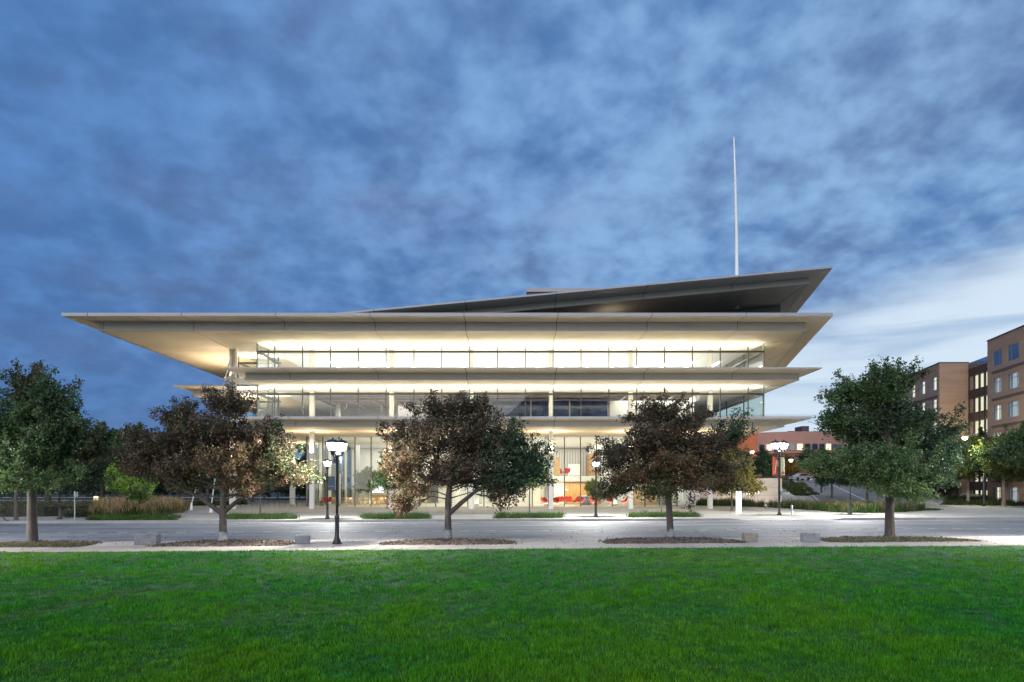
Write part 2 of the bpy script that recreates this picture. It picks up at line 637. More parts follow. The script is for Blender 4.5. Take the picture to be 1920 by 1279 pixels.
LAWN_V, WALK_V, KERB_N, KERB_F = 21.04, 25.08, 25.22, 40.6
lawn = strip(-60, LAWN_V, -70, 70, 0.0, 'lawn', 'lawn_soil', n=10)
strip(KERB_N, KERB_F, -160, 160, -0.13, 'road', 'asphalt', n=10)
road = bpy.data.objects['road']
strip(KERB_F - 0.62, KERB_F, -160, 160, -0.126, 'gutter', 'gutter')
strip(KERB_N, KERB_N + 0.55, -160, 160, -0.126, 'gutter', 'gutter')

# far kerb with the dropped stretch at the driveway
mb = MB()
for a, b_, za, zb in ((-160, 13.2, 0.012, 0.012), (13.2, 14.3, 0.012, -0.10), (14.3, 19.6, -0.10, -0.10), (19.6, 20.6, -0.10, 0.012), (20.6, 36.0, 0.012, 0.012), (36.0, 37.0, 0.012, -0.10)):
    ya, yb = KERB_F + STREET * a, KERB_F + STREET * b_
    mb.hexa([(a, ya, -0.3), (b_, yb, -0.3), (b_, yb + 0.18, -0.3), (a, ya + 0.18, -0.3),
             (a, ya + 0.02, za), (b_, yb + 0.02, zb), (b_, yb + 0.18, zb), (a, ya + 0.18, za)])
tag(mb.build('far_kerb', 'kerb'), kind='structure')
mb = MB()
mb.hexa([(-160, WALK_V - 160 * STREET, -0.3), (160, WALK_V + 160 * STREET, -0.3), (160, KERB_N + 160 * STREET, -0.3), (-160, KERB_N - 160 * STREET, -0.3),
         (-160, WALK_V - 160 * STREET, 0.004), (160, WALK_V + 160 * STREET, 0.004), (160, KERB_N + 160 * STREET, 0.0), (-160, KERB_N - 160 * STREET, 0.0)])
tag(mb.build('near_kerb', 'kerb'), kind='structure')


def plaza_z(x, y):
    v = y - STREET * x
    drop = 0.0
    if v < KERB_F + 1.6 and (13.0 < x < 20.0 or x > 36.4):
        drop = -0.10 * smoothstep(KERB_F + 1.5, KERB_F + 0.2, v)
    return ground_z(x, y) + drop


pxs = [-160, -90, -60, -40, -20, -5, 5, 12.4, 13.2, 14.3, 19.6, 20.6, 22, 24, 26, 28, 31, 35, 36.2, 37, 45, 60, 90, 160]
pys = [(lambda x, q=q: KERB_F + 0.18 + STREET * x + q) for q in (0.0, 0.5, 1.0, 1.6)] + [60 + 0.0, 66, 74, 80, 88, 96, 110, 130]
tag(grid_sheet('plaza', pxs, pys, plaza_z, 'paving'), kind='structure')
# plaza joints: shallow sawn grooves, too far to build singly, are left to the material; two expansion joints read clearly
for q in (2.4, 8.2):
    strip(KERB_F + q, KERB_F + q + 0.03, -60, 13, 0.004, 'expansion_joint', 'kerb')

# cross street on the right
cs = [(31.0, 66), (34.0, 76), (43, 100), (54, 130), (66, 165), (78, 199)]
vs, fs = [], []
for i, (x, y) in enumerate(cs):
    for w_ in (0, 6, 12):
        vs.append((x + w_, y, ground_z(x + w_, y) + 0.012 + (0.03 if y > 74 else 0)))
for i in range(len(cs) - 1):
    for k in range(2):
        fs.append((i * 3 + k, i * 3 + k + 1, (i + 1) * 3 + k + 1, (i + 1) * 3 + k))
tag(MB().add(vs, fs).build('cross_street', 'asphalt'), kind='structure')

crs = bpy.data.objects['cross_street']
for w_ in (0.35, 5.9, 11.6):
    mb = MB()
    for (xa, ya), (xb, yb) in zip(cs[1:-1], cs[2:]):
        za, zb = [ground_z(x_ + w_, y_) + 0.012 + 0.034 for x_, y_ in ((xa, ya + 0.01), (xb, yb))]
        mb.add([(xa + w_, ya, za), (xa + w_ + 0.14, ya, za), (xb + w_ + 0.14, yb, zb), (xb + w_, yb, zb)], [(0, 1, 2, 3)])
    mb.build('lane_line', 'paint_white', crs)
# road paint: short dashes of the dotted guide line, worn dashes by the far lane
d0 = MB()
hw = 0.055
d0.add([(-0.23, -hw, 0), (0.23, -hw, 0), (0.23, hw, 0), (-0.23, hw, 0)], [(0, 1, 2, 3)])
dash0 = None
ang = math.atan(STREET)
for k in range(-22, 24):
    x = 0.3 + k * 1.27 + random.uniform(-0.03, 0.03)
    if dash0 is None:
        dash0 = d0.build('lane_dash', 'paint_white', road)
        o = dash0
    else:
        o = dash0.copy()
        COL.objects.link(o)
    o.location = (x, 31.95 + STREET * x, -0.126)
    o.rotation_euler = (0, 0, ang)
    o.scale = (random.uniform(0.85, 1.05), random.uniform(0.85, 1.1), 1)
for x in (-26, -21.5, -15.5, -9.6, -3.1, 2.8, 8.9, 13.9, 20.7, 26.5):
    o = dash0.copy()
    COL.objects.link(o)
    o.location = (x, 38.6 + STREET * x, -0.126)
    o.rotation_euler = (0, 0, ang)
    o.scale = (1.9, 1.0, 1)
for v, x0, x1 in ((36.2, -40, -14.5), (36.2, -11, 4), (36.3, 7, 34), (28.6, -30, -17)):
    strip(v, v + 0.05, x0, x1, -0.1255, 'lane_line', 'paint_white', parent=road)
# a manhole cover in the near lane
mb = MB().lathe([(0.0, 0.004), (0.33, 0.004), (0.36, 0.003)], 20)
mb.build('manhole_cover', 'dark_metal', road, (24.5, 29.0, -0.13))

# sidewalk of separate slabs on the lawn side
sw = link('sidewalk', None)
tag(sw, kind='structure')
slab_w = 1.42
for row, (va, vb) in enumerate(((LAWN_V + 0.01, 22.62), (22.64, WALK_V - 0.01))):
    base = None
    for k in range(-16, 17):
        xa = k * slab_w + (0.35 if row else 0.0)
        if base is None:
            mb = MB()
            yb = (vb - va)
            g2 = 0.012
            mb.hexa([(g2, 0, -0.12), (slab_w - g2, STREET * slab_w, -0.12), (slab_w - g2, yb + STREET * slab_w, -0.12), (g2, yb, -0.12),
                     (g2, 0, 0), (slab_w - g2, STREET * slab_w, 0), (slab_w - g2, yb + STREET * slab_w, 0), (g2, yb, 0)])
            base = o = mb.build('paving_slab', 'sidewalk_slab', sw)
        else:
            o = base.copy()
            COL.objects.link(o)
        o.location = (xa, va + STREET * xa, 0.008 + random.uniform(-0.005, 0.004))
strip(LAWN_V, WALK_V, -70, 70, -0.02, 'sidewalk_bed', 'kerb')

# ================================================================== the office building
B = thing('office_building', 'glass and pale metal office building with thin stacked overhanging roof plates, lit from within', 'building', (0, 0, 0))
YG, YB, YC, YL = 58.0, 63.3, 60.9, 67.6      # upper glass, set-back glass at the left, front columns, lobby glass
XL, XLB, XR = -21.66, -25.4, 21.4            # glass corners
BAY0, BAY = -3.63, 7.1
YBACK = 88.0


def lerp(a, b_, t):
    return (a[0] + (b_[0] - a[0]) * t, a[1] + (b_[1] - a[1]) * t)


def plate(name, tip, inner, z_top, z_tip, z_beam, z_soff, mats=('fascia', 'edge_beam', 'soffit'), tilt=None, closed_back=True, skip=()):
    """a thin roof plate: tip fascia, sloping underside, set-back edge beam and flat soffit, in bays with open joints"""
    tz = tilt or (lambda x: 0.0)
    core = MB()
    core.prism(inner, lambda x, y: z_soff + 0.035 + tz(x), lambda x, y: z_top - 0.03 + tz(x))
    root = core.build(name, 'joint_dark', B)
    n = len(tip)
    for i in range(n):
        if i in skip:
            continue
        a, b_, qa, qb = tip[i], tip[(i + 1) % n], inner[i], inner[(i + 1) % n]
        L = math.dist(a, b_)
        cuts = [0.0]
        if abs(b_[1] - a[1]) < abs(b_[0] - a[0]):      # runs along the front: joints on the bay lines
            xs = sorted(BAY0 + k * BAY for k in range(-8, 8))
            lo, hi = min(a[0], b_[0]), max(a[0], b_[0])
            ts = sorted((x - a[0]) / (b_[0] - a[0]) for x in xs if lo + 0.6 < x < hi - 0.6)
        else:
            m_ = max(1, int(L // 7))
            ts = [k / m_ for k in range(1, m_)]
        cuts = [0.0] + ts + [1.0]
        for t0, t1 in zip(cuts[:-1], cuts[1:]):
            e = 0.026 / L
            u0, u1 = t0 + (e if t0 > 0 else 0), t1 - (e if t1 < 1 else 0)
            if abs(b_[1] - a[1]) < abs(b_[0] - a[0]):   # keep the joints square to the front
                def inn(t):
                    x = lerp(a, b_, t)[0]
                    s = (x - qa[0]) / (qb[0] - qa[0])
                    return lerp(qa, qb, min(1, max(0, s)))
            else:
                def inn(t):
                    return lerp(qa, qb, t)
            p0, p1, q0, q1 = lerp(a, b_, u0), lerp(a, b_, u1), inn(u0), inn(u1)
            mb = MB()
            mb.hexa([(*p0, z_tip + tz(p0[0])), (*p1, z_tip + tz(p1[0])), (*q1, z_beam + tz(q1[0])), (*q0, z_beam + tz(q0[0])),
                     (*p0, z_top + tz(p0[0])), (*p1, z_top + tz(p1[0])), (*q1, z_top + tz(q1[0])), (*q0, z_top + tz(q0[0]))])
            mb.m = [1, 0, 0, 0, 0, 0]
            mb.build('fascia_panel', [mats[0], mats[2]], root)
            if t1 < 1:                                  # dark recessed gasket in the joint
                g0, g1, h0, h1 = lerp(a, b_, t1 - e * 1.02), lerp(a, b_, t1 + e * 1.02), inn(t1 - e * 1.02), inn(t1 + e * 1.02)
                yo = 0.02 if abs(b_[1] - a[1]) < abs(b_[0] - a[0]) else 0.0
                mb = MB()
                mb.hexa([(g0[0], g0[1] + yo, z_tip + 0.012 + tz(g0[0])), (g1[0], g1[1] + yo, z_tip + 0.012 + tz(g1[0])), (*h1, z_beam + 0.012 + tz(h1[0])), (*h0, z_beam + 0.012 + tz(h0[0])),
                         (g0[0], g0[1] + yo, z_top - 0.012 + tz(g0[0])), (g1[0], g1[1] + yo, z_top - 0.012 + tz(g1[0])), (*h1, z_top - 0.012 + tz(h1[0])), (*h0, z_top - 0.012 + tz(h0[0]))])
                mb.build('joint_gasket', 'joint_dark', root)
            # edge beam with a small bright drip lip at its foot
            d = Vector((q1[0] - q0[0], q1[1] - q0[1]))
            if d.length > 0.05:
                nrm = Vector((d.y, -d.x)).normalized()
                cen = Vector((sum(p[0] for p in inner) / n, sum(p[1] for p in inner) / n))
                if nrm.dot(Vector(q0) - cen) < 0:
                    nrm = -nrm
                o0, o1 = Vector(q0) + nrm * 0.012, Vector(q1) + nrm * 0.012
                i0, i1 = Vector(q0) - nrm * 0.12, Vector(q1) - nrm * 0.12
                mb = MB()
                mb.hexa([(*o0, z_soff + 0.16 + tz(o0.x)), (*o1, z_soff + 0.16 + tz(o1.x)), (*i1, z_soff + 0.16 + tz(i1.x)), (*i0, z_soff + 0.16 + tz(i0.x)),
                         (*o0, z_beam - 0.004 + tz(o0.x)), (*o1, z_beam - 0.004 + tz(o1.x)), (*i1, z_beam - 0.004 + tz(i1.x)), (*i0, z_beam - 0.004 + tz(i0.x))])
                o0, o1 = o0 + nrm * 0.05, o1 + nrm * 0.05
                mb.hexa([(*o0, z_soff - 0.004 + tz(o0.x)), (*o1, z_soff - 0.004 + tz(o1.x)), (*i1, z_soff - 0.004 + tz(i1.x)), (*i0, z_soff - 0.004 + tz(i0.x)),
                         (*o0, z_soff + 0.157 + tz(o0.x)), (*o1, z_soff + 0.157 + tz(o1.x)), (*i1, z_soff + 0.157 + tz(i1.x)), (*i0, z_soff + 0.157 + tz(i0.x))])
                mb.build('edge_beam', mats[1], root)
    return root


def soffit_bays(root, x0, x1, y0f, y1f, z, mat_='soffit', tz=None, xs=None):
    tz = tz or (lambda x: 0.0)
    xs = xs or [BAY0 + k * BAY for k in range(-8, 8)]
    cuts = [x0] + [x for x in xs if x0 + 0.5 < x < x1 - 0.5] + [x1]
    for a, b_ in zip(cuts[:-1], cuts[1:]):
        a2, b2 = a + 0.025, b_ - 0.025
        ya = y0f(a) if callable(y0f) else y0f
        yb = y0f(b_) if callable(y0f) else y0f
        mb = MB()
        mb.hexa([(a2, ya, z + tz(a2)), (b2, yb, z + tz(b2)), (b2, y1f, z + tz(b2)), (a2, y1f, z + tz(a2)),
                 (a2, ya, z + 0.03 + tz(a2)), (b2, yb, z + 0.03 + tz(b2)), (b2, y1f, z + 0.03 + tz(b2)), (a2, y1f, z + 0.03 + tz(a2))])
        mb.build('soffit_panel', mat_, root)


SLR = 0.24                                     # the right-hand roof edge flares outward to the back
# --- main roof
YT = 51.5
tip = [(-34.0, YT), (24.2, YT), (24.2 + SLR * 46, YT + 46), (-34.0, YT + 46)]
inn = [(-32.3, 53.5), (23.0, 53.5), (23.0 + SLR * 42, 95.5), (-32.3, 95.5)]
roof = plate('main_roof', tip, inn, 15.08, 14.84, 14.86, 14.15)
xs_b = [BAY0 + k * BAY for k in range(-8, 8)]
soffit_bays(roof, -32.15, 22.9, 53.64, YC - 0.012, 14.15)
soffit_bays(roof, XL + 0.1, XR - 0.1, YG + 0.25, 86.2, 14.138, 'white_paint')
soffit_bays(roof, -32.15, 24.7, YC + 0.012, 95.3, 14.15)
wf = lambda y: 22.9 + SLR * (y - 53.5)
for poly in ([(22.93, 53.7), (wf(66), 66), (24.73, 66), (24.73, YC + 0.012), (22.93, YC + 0.012)],
             [(24.73, 66.03), (wf(66.03), 66.03), (wf(80), 80), (24.73, 80)], [(24.73, 80.03), (wf(80.03), 80.03), (wf(95.3), 95.3), (24.73, 95.3)]):
    MB().prism(poly, 14.15, 14.18).build('soffit_panel', 'soffit', roof)

# --- third-floor plate, notched at the front left
tip = [(-22.3, 52.9), (24.05, 52.9), (24.5, 94), (-30.8, 94), (-30.8, 62.0), (-22.3, 62.0)]
inn = [(-21.4, 54.8), (23.0, 54.8), (23.4, 93), (-29.95, 93), (-29.95, 63.9), (-21.4, 63.9)]
p3 = plate('third_floor_plate', tip, inn, 11.21, 11.11, 11.06, 10.51, skip=(5,))
mb = MB()
mb.hexa([(-22.3, 52.92, 11.11), (-21.42, 54.8, 11.06), (-21.42, 63.9, 11.06), (-22.3, 62.0, 11.11),
         (-22.3, 52.92, 11.21), (-21.42, 54.8, 11.21), (-21.42, 63.9, 11.21), (-22.3, 62.0, 11.21)])
mb.m = [1, 0, 0, 0, 0, 0]
mb.build('fascia_panel', ['fascia', 'soffit'], p3)
MB().box(-21.412, -21.28, 54.8, 63.9, 10.506, 11.05).build('edge_beam', 'edge_beam', p3)
soffit_bays(p3, -21.25, 22.9, 54.94, YG - 0.02, 10.51)
soffit_bays(p3, -29.8, -21.3, 64.03, 92.8, 10.51)
MB().box(-21.25, -19.1, YG + 0.02, 92, 10.51, 10.54).build('soffit_panel', 'white_paint', p3)
MB().box(-19.1, 22.9, YG + 0.02, 61.8, 10.51, 10.54).build('soffit_panel', 'white_paint', p3)
MB().box(17.0, 22.9, 61.8, 92, 10.51, 10.54).build('soffit_panel', 'white_paint', p3)
MB().box(-19.1, 17.0, 61.82, 92, 10.50, 10.535).build('raw_ceiling', 'raw_ceiling', p3)

# --- second-floor plate
tip = [(-31.0, 54.6), (24.1, 54.6), (24.4, 93), (-31.0, 93)]
tip = [(-22.6, 54.6), (24.0, 54.6), (24.4, 93), (-30.5, 93), (-30.5, 62.2), (-22.6, 62.2)]
inn = [(-21.6, 56.3), (22.4, 56.3), (22.8, 92), (-29.6, 92), (-29.6, 64.0), (-21.6, 64.0)]
p2 = plate('second_floor_plate', tip, inn, 7.58, 7.40, 7.38, 6.90, skip=(5,))
mb = MB()
mb.hexa([(-22.6, 54.62, 7.40), (-21.62, 56.3, 7.38), (-21.62, 64.0, 7.38), (-22.6, 62.2, 7.40),
         (-22.6, 54.62, 7.58), (-21.62, 56.3, 7.58), (-21.62, 64.0, 7.58), (-22.6, 62.2, 7.58)])
mb.build('fascia_panel', 'fascia', p2)
MB().box(-21.612, -21.48, 56.3, 64.0, 6.896, 7.37).build('edge_beam', 'edge_beam', p2)
soffit_bays(p2, -21.45, 22.3, 56.44, YL - 0.02, 6.90)
soffit_bays(p2, -29.5, -21.5, 64.13, 91.8, 6.90)
soffit_bays(p2, -21.45, 22.4, YL + 0.02, 91.8, 6.90, 'white_paint')

# --- tilted penthouse roof
tilt = lambda x: 0.0940 * (x - 24.9)
ZT = 19.08
tip = [(-17.4, 53.0), (24.9, 53.0), (24.9 + 0.23 * 30, 83.0), (-17.4, 83.0)]
inn = [(-15.6, 55.0), (23.9, 55.0), (23.9 + 0.23 * 26, 81.0), (-15.6, 81.0)]
pr = plate('tilted_roof', tip, inn, ZT, ZT - 0.13, ZT - 0.20, ZT - 0.68, ('fascia', 'edge_beam', 'roof_soffit'), tilt=tilt)
soffit_bays(pr, -12.5, 23.8, 55.14, 80.8, ZT - 0.67, 'roof_soffit', tz=tilt)
mb = MB()
mb.prism([(23.83, 55.2), (23.8 + 0.23 * 25.6, 80.8), (23.83, 80.8)], lambda x, y: ZT - 0.67 + tilt(x), lambda x, y: ZT - 0.64 + tilt(x))
mb.build('soffit_panel', 'roof_soffit', pr)
# penthouse walls under it, with raked strip windows
PW = 61.5
ph = MB()
zt = lambda x: ZT - 0.70 + tilt(x)
ph.prism([(-8.0, PW), (24.2, PW), (25.2, 79), (-8.0, 79)], 15.06, lambda x, y: zt(x))
ph = ph.build('penthouse', 'roof_dark', B)
for x0, x1 in ((9.0, 16.4), (17.6, 19.6), (20.0, 22.0), (22.05, 24.1)):
    w_ = MB()
    za, zb = zt(x0) - 1.55, zt(x1) - 1.55
    w_.hexa([(x0, PW - 0.05, 15.3), (x1, PW - 0.05, 15.3), (x1, PW - 0.01, 15.3), (x0, PW - 0.01, 15.3),
             (x0, PW - 0.05, za), (x1, PW - 0.05, zb), (x1, PW - 0.01, zb), (x0, PW - 0.01, za)])
    w_ = w_.build('strip_window', 'glass_blue' if x0 > 18 else 'hotel_dark', ph)
    fr = MB()
    fr.hexa([(x0 - 0.1, PW - 0.12, za), (x1 + 0.1, PW - 0.12, zb), (x1 + 0.1, PW - 0.012, zb), (x0 - 0.1, PW - 0.012, za),
             (x0 - 0.1, PW - 0.12, za + 0.12), (x1 + 0.1, PW - 0.12, zb + 0.12), (x1 + 0.1, PW - 0.012, zb + 0.12), (x0 - 0.1, PW - 0.012, za + 0.12)])
    fr.build('frame', 'fascia', w_)
# plant screen showing above the tilted roof
sc_ = MB().box(1.45, 12.0, 65, 78, 16.8, 20.78).build('plant_screen', 'far_dark', B)
MB().box(1.40, 8.6, 64.9, 78.1, 20.5, 20.86).build('coping', 'fascia', sc_)
MB().box(3.0, 9.5, 67, 76, 20.87, 21.5).build('coping', 'fascia', sc_)
# mast
MB().tube([(19.78, 60, 17.6), (19.74, 60, 24), (19.62, 60, 29), (19.5, 60, 32.7)], [0.17, 0.15, 0.105, 0.05], 10).build('mast', 'white_paint', B, smooth=True)

# --- columns
for y in (YC, 70.0, 79.0):
    for k in range(-3, 3):
        x = 3.47 + k * BAY
        c_ = MB()
        w_ = 0.19
        c_.box(x - w_, x + w_, y - w_, y + w_, 0.0, 6.897)
        if y < 65:
            c_.box(x - w_ - 0.09, x + w_ + 0.09, y - w_ - 0.09, y + w_ + 0.09, 0.0, 0.012)
        c_.box(x - w_, x + w_, y - w_, y + w_, 7.59, 10.495)
        c_.box(x - w_, x + w_, y - w_, y + w_, 11.22, 14.145)
        c_.build('column', 'column', B)
for x, y in ((-24.75, 60.6), (-24.75, 77.0), (-24.75, 86)):
    c_ = MB()
    for s in (-0.15, 0.15):
        c_.box(x + s - 0.11, x + s + 0.11, y - 0.2, y + 0.2, 0, 14.14)
    c_.box(x - 0.06, x + 0.06, y - 0.12, y + 0.12, 0, 14.14)
    if y > 65:
        c_.v = [(a, b_, min(z, 6.89)) for a, b_, z in c_.v]
    c_ = c_.build('column', 'column', B)
    if y < 65:
        MB().box(x - 0.75, x - 0.2, y - 0.12, y + 0.12, 11.55, 11.66).build('bracket', 'white_paint', c_)
# slender tie rods from the corner column down to footings in the plaza
for (a, b_) in (((-24.75, 60.4, 14.0), on_ground(359, 957)), ((-24.75, 60.4, 13.9), on_ground(396, 961))):
    t = MB().tube([a, tuple(Vector(a).lerp(b_, 0.5)), tuple(b_ + Vector((0, 0, 0.5)))], [0.05, 0.05, 0.05], 8).build('tie_rod', 'steel', B)
    MB().lathe([(0.16, 0.0), (0.13, 0.04), (0.05, 0.62)], 14, tuple(b_)).build('footing', 'white_paint', t, smooth=True)

# --- curtain walls of the upper floors
mul_x = [BAY0 + 0.03 + k * BAY / 3 for k in range(-7, 11)]


def wall_run(root, pts, z0, z1, z_tr, glass='glass', dep=0.10, mw=0.075):
    """panes between consecutive plan points, with mullions, a transom bar and two rows of panes"""
    for i, (a, b_) in enumerate(zip(pts[:-1], pts[1:])):
        a, b_ = Vector(a), Vector(b_)
        d = (b_ - a).normalized()
        nn = Vector((d.y, -d.x)) * 0.012
        for za, zb in ((z0, z_tr - 0.075), (z_tr + 0.075, z1)):
            p, q = a + d * 0.02, b_ - d * 0.02
            mb = MB()
            mb.hexa([(*(p + nn), za), (*(q + nn), za), (*(q - nn), za), (*(p - nn), za),
                     (*(p + nn), zb), (*(q + nn), zb), (*(q - nn), zb), (*(p - nn), zb)])
            mb.build('glass_pane', glass, root)
    for p in pts:
        MB().box(p[0] - mw / 2, p[0] + mw / 2, p[1] - 0.02, p[1] + dep, z0, z1 - 0.005).build('mullion', 'mullion', root)
    a, b_ = Vector(pts[0]), Vector(pts[-1])
    d = (b_ - a).normalized()
    nn = Vector((-d.y, d.x))
    mb = MB()
    p, q = a - nn * 0.06, b_ - nn * 0.06
    p2_, q2_ = a + nn * 0.26, b_ + nn * 0.26
    mb.hexa([(*p, z_tr - 0.07), (*q, z_tr - 0.07), (*q2_, z_tr - 0.07), (*p2_, z_tr - 0.07),
             (*p, z_tr + 0.07), (*q, z_tr + 0.07), (*q2_, z_tr + 0.07), (*p2_, z_tr + 0.07)])
    mb.build('transom', 'mullion', root)


for nm, z0, z1, ztr in (('third_floor_glazing', 11.21, 14.15, 13.43), ('second_floor_glazing', 7.58, 10.51, 9.83)):
    root = link(nm, None, B)
    front = [(XL, YG)] + [(x, YG) for x in mul_x if x > XL + 0.5 and x < XR - 0.5] + [(XR, YG)]
    wall_run(root, front, z0, z1, ztr)
    wall_run(root, [(XL + 0.001, YB), (XL, (YG + YB) / 2), (XL, YG + 0.12)], z0, z1, ztr)
    wall_run(root, [(XLB, YB), (-22.2, YB), (XL - 0.05, YB)], z0, z1, ztr)
    wall_run(root, [(XLB, y) for y in (86, 80, 74, 68.5, YB + 0.12)], z0, z1, ztr)
    wall_run(root, [(XR, y) for y in (YG + 0.12, 63, 68, 73, 79, 86)], z0, z1, ztr)
    if z0 < 9:
        wall_run(root, [(x, YBACK) for x in (-2.3, 1.3, 4.9, 8.5, 12.1)], z0, z1, ztr)

# --- interiors of the upper floors
inr = link('upper_floor_interior', None, B)
MB().box(XLB + 0.3, XR - 0.2, 86.3, 86.5, 11.22, 14.14).build('back_wall', 'white_wall', inr)
MB().box(-9, 4.0, 80.0, 80.2, 11.22, 13.1).build('partition', 'white_wall', inr)
MB().box(XLB + 0.3, XR - 0.3, YG + 0.4, 86.0, 11.212, 11.225).build('office_floor', 'carpet', inr)
MB().box(-19.3, -10.0, 74.0, 74.2, 7.59, 10.49).build('raw_partition', 'raw_wall', inr)
MB().box(-11.3, -1.9, 67.6, 67.8, 7.59, 10.28).build('raw_partition', 'raw_wall', inr)
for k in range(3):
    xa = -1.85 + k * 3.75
    p_ = MB().box(xa, xa + 3.6, 66.0, 66.05, 7.59, 10.25).build('glazed_partition', 'glazing_sky_reflection', inr)
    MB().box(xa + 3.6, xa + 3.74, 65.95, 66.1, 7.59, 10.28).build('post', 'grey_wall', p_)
MB().box(9.45, 17.6, 66.0, 66.2, 7.59, 10.28).build('partition', 'white_wall', inr)
MB().box(17.0, 17.2, 62.5, 72.0, 9.9, 10.49).build('bulkhead', 'white_wall', inr)
MB().box(XL + 0.3, XR - 0.3, YG + 0.4, 87.0, 7.582, 7.595).build('raw_floor', 'slab', inr)
MB().box(12.1, 21.2, 87.9, 88.1, 7.59, 10.49).build('back_wall', 'grey_wall', inr)
# ceiling strip lights of the third floor
for k in range(-7, 9):
    x = 0.05 + k * 2.52
    s_ = MB().box(x - 0.05, x + 0.05, 66.4, 82, 14.07, 14.125)
    s_.build('ceiling_strip_light', 'line_light', inr)
# exposed services on the second floor
for k, (y, z, r_) in enumerate(((63.2, 10.3, 0.07), (64.2, 10.15, 0.11), (65.3, 10.3, 0.06), (62.4, 10.35, 0.05))):
    MB().tube([(-18.6, y, z), (-6, y + 0.2, z), (9.6, y, z)], r_, 8).build('pipe', 'duct' if k % 2 else 'raw_wall', inr, smooth=True)
for k in range(16):
    x = -18 + k * 2.2
    MB().box(x - 0.06, x + 0.06, 61.9, 79.8, 10.3, 10.49).build('ceiling_beam', 'raw_wall', inr)
for k in range(11):
    x, y = rng.uniform(-17, 9), rng.uniform(62.5, 70)
    MB().tube([(x, y, 10.49), (x, y, rng.uniform(9.3, 9.8))], 0.02, 5).build('hanger', 'duct', inr)

# --- lights of the upper floors: cove strips on the transom and unseen fill added inside the glass to light the soffits
WARM = (1.0, 0.82, 0.56)
WHITE = (1.0, 0.955, 0.88)
for z_tr, z_f, e1, e2 in ((13.43, 11.21, 1000, 900), (9.83, 7.58, 1000, 760)):
    light('cove_light', 'AREA', B, (-0.1, YG + 0.42, z_tr + 0.12), e1, WHITE, shape='RECTANGLE', size=42.6, size_y=0.2, rot=(R(180), 0, 0))
    light('soffit_fill', 'AREA', B, (-0.1, YG + 0.8, z_f + 0.10), e2, WARM, shape='RECTANGLE', size=42.0, size_y=0.3, rot=(R(180), 0, 0))
    light('cove_light', 'AREA', B, (-23.4, YB + 0.42, z_tr + 0.12), 200, WHITE, shape='RECTANGLE', size=3.6, size_y=0.2, rot=(R(180), 0, 0))
light('office_light', 'AREA', B, (-1, 74, 14.06), 2300, WHITE, shape='RECTANGLE', size=40, size_y=16)
light('office_light', 'AREA', B, (-1, 70, 11.4), 1350, WHITE, shape='RECTANGLE', size=40, size_y=16, rot=(R(180), 0, 0))
light('work_light', 'AREA', B, (14, 66, 10.4), 330, WHITE, shape='RECTANGLE', size=8, size_y=5)
light('work_light', 'AREA', B, (-10, 68, 10.0), 900, WHITE, shape='RECTANGLE', size=14, size_y=8)
light('terrace_uplight', 'AREA', B, (-27.5, 66, 11.35), 230, WARM, shape='RECTANGLE', size=3, size_y=6, rot=(R(180), 0, 0))
light('terrace_uplight', 'AREA', B, (-25.2, 60.3, 11.7), 25, WARM, shape='DISK', size=0.6, rot=(R(180), R(-18), 0))
light('terrace_uplight', 'AREA', B, (-26.5, 68, 7.75), 300, WARM, shape='RECTANGLE', size=3, size_y=6, rot=(R(180), 0, 0))
light('roof_uplight', 'AREA', B, (8.4, 57.5, 15.12), 9, WARM, shape='DISK', size=0.3, rot=(R(180), 0, 0))

# --- lobby
lob = link('lobby_glazing', None, B)
LM = 1.595
lx0 = -20.33
lobby_pts = [(lx0 + k * LM, YL) for k in range(0, 24)]
XLR = lobby_pts[-1][0]


def lobby_run(pts, z0=0.02, z1=6.9):
    for a, b_ in zip(pts[:-1], pts[1:]):
        a, b_ = Vector(a), Vector(b_)
        d = (b_ - a).normalized()
        nn = Vector((d.y, -d.x)) * 0.012
        p, q = a + d * 0.02, b_ - d * 0.02
        mb = MB()
        mb.hexa([(*(p + nn), z0), (*(q + nn), z0), (*(q - nn), z0), (*(p - nn), z0), (*(p + nn), z1), (*(q + nn), z1), (*(q - nn), z1), (*(p - nn), z1)])
        mb.build('glass_pane', 'glass_ground', lob)
    for p in pts:
        MB().box(p[0] - 0.05, p[0] + 0.05, p[1] - 0.05, p[1] + 0.16, 0.0, 6.895).build('mullion', 'mullion', lob)


lobby_run(lobby_pts)
lobby_run([(lx0, YL + 2.3 * k + (0.17 if k == 0 else 0)) for k in range(0, 9)])
lobby_run([(XLR, YL + 2.6 * k + (0.17 if k == 0 else 0)) for k in range(0, 8)])
lobby_run([(lx0 + 2.4 * k, 87.2) for k in range(0, 11)])
li = link('lobby_interior', None, B)
MB().box(lx0, XLR, YL - 0.3, 87.5, 0.004, 0.016).build('lobby_floor', 'floor_stone', li)
MB().box(4.6, 15.6, 75, 87, 2.55, 3.15).build('mezzanine_slab', 'white_wall', li)
MB().box(-15.5, 4.58, 82.5, 87, 2.6, 3.15).build('mezzanine_slab', 'white_wall', li)
MB().box(-15.5, 4.58, 82.52, 82.55, 3.16, 4.1).build('mezzanine_balustrade', 'glass', li)
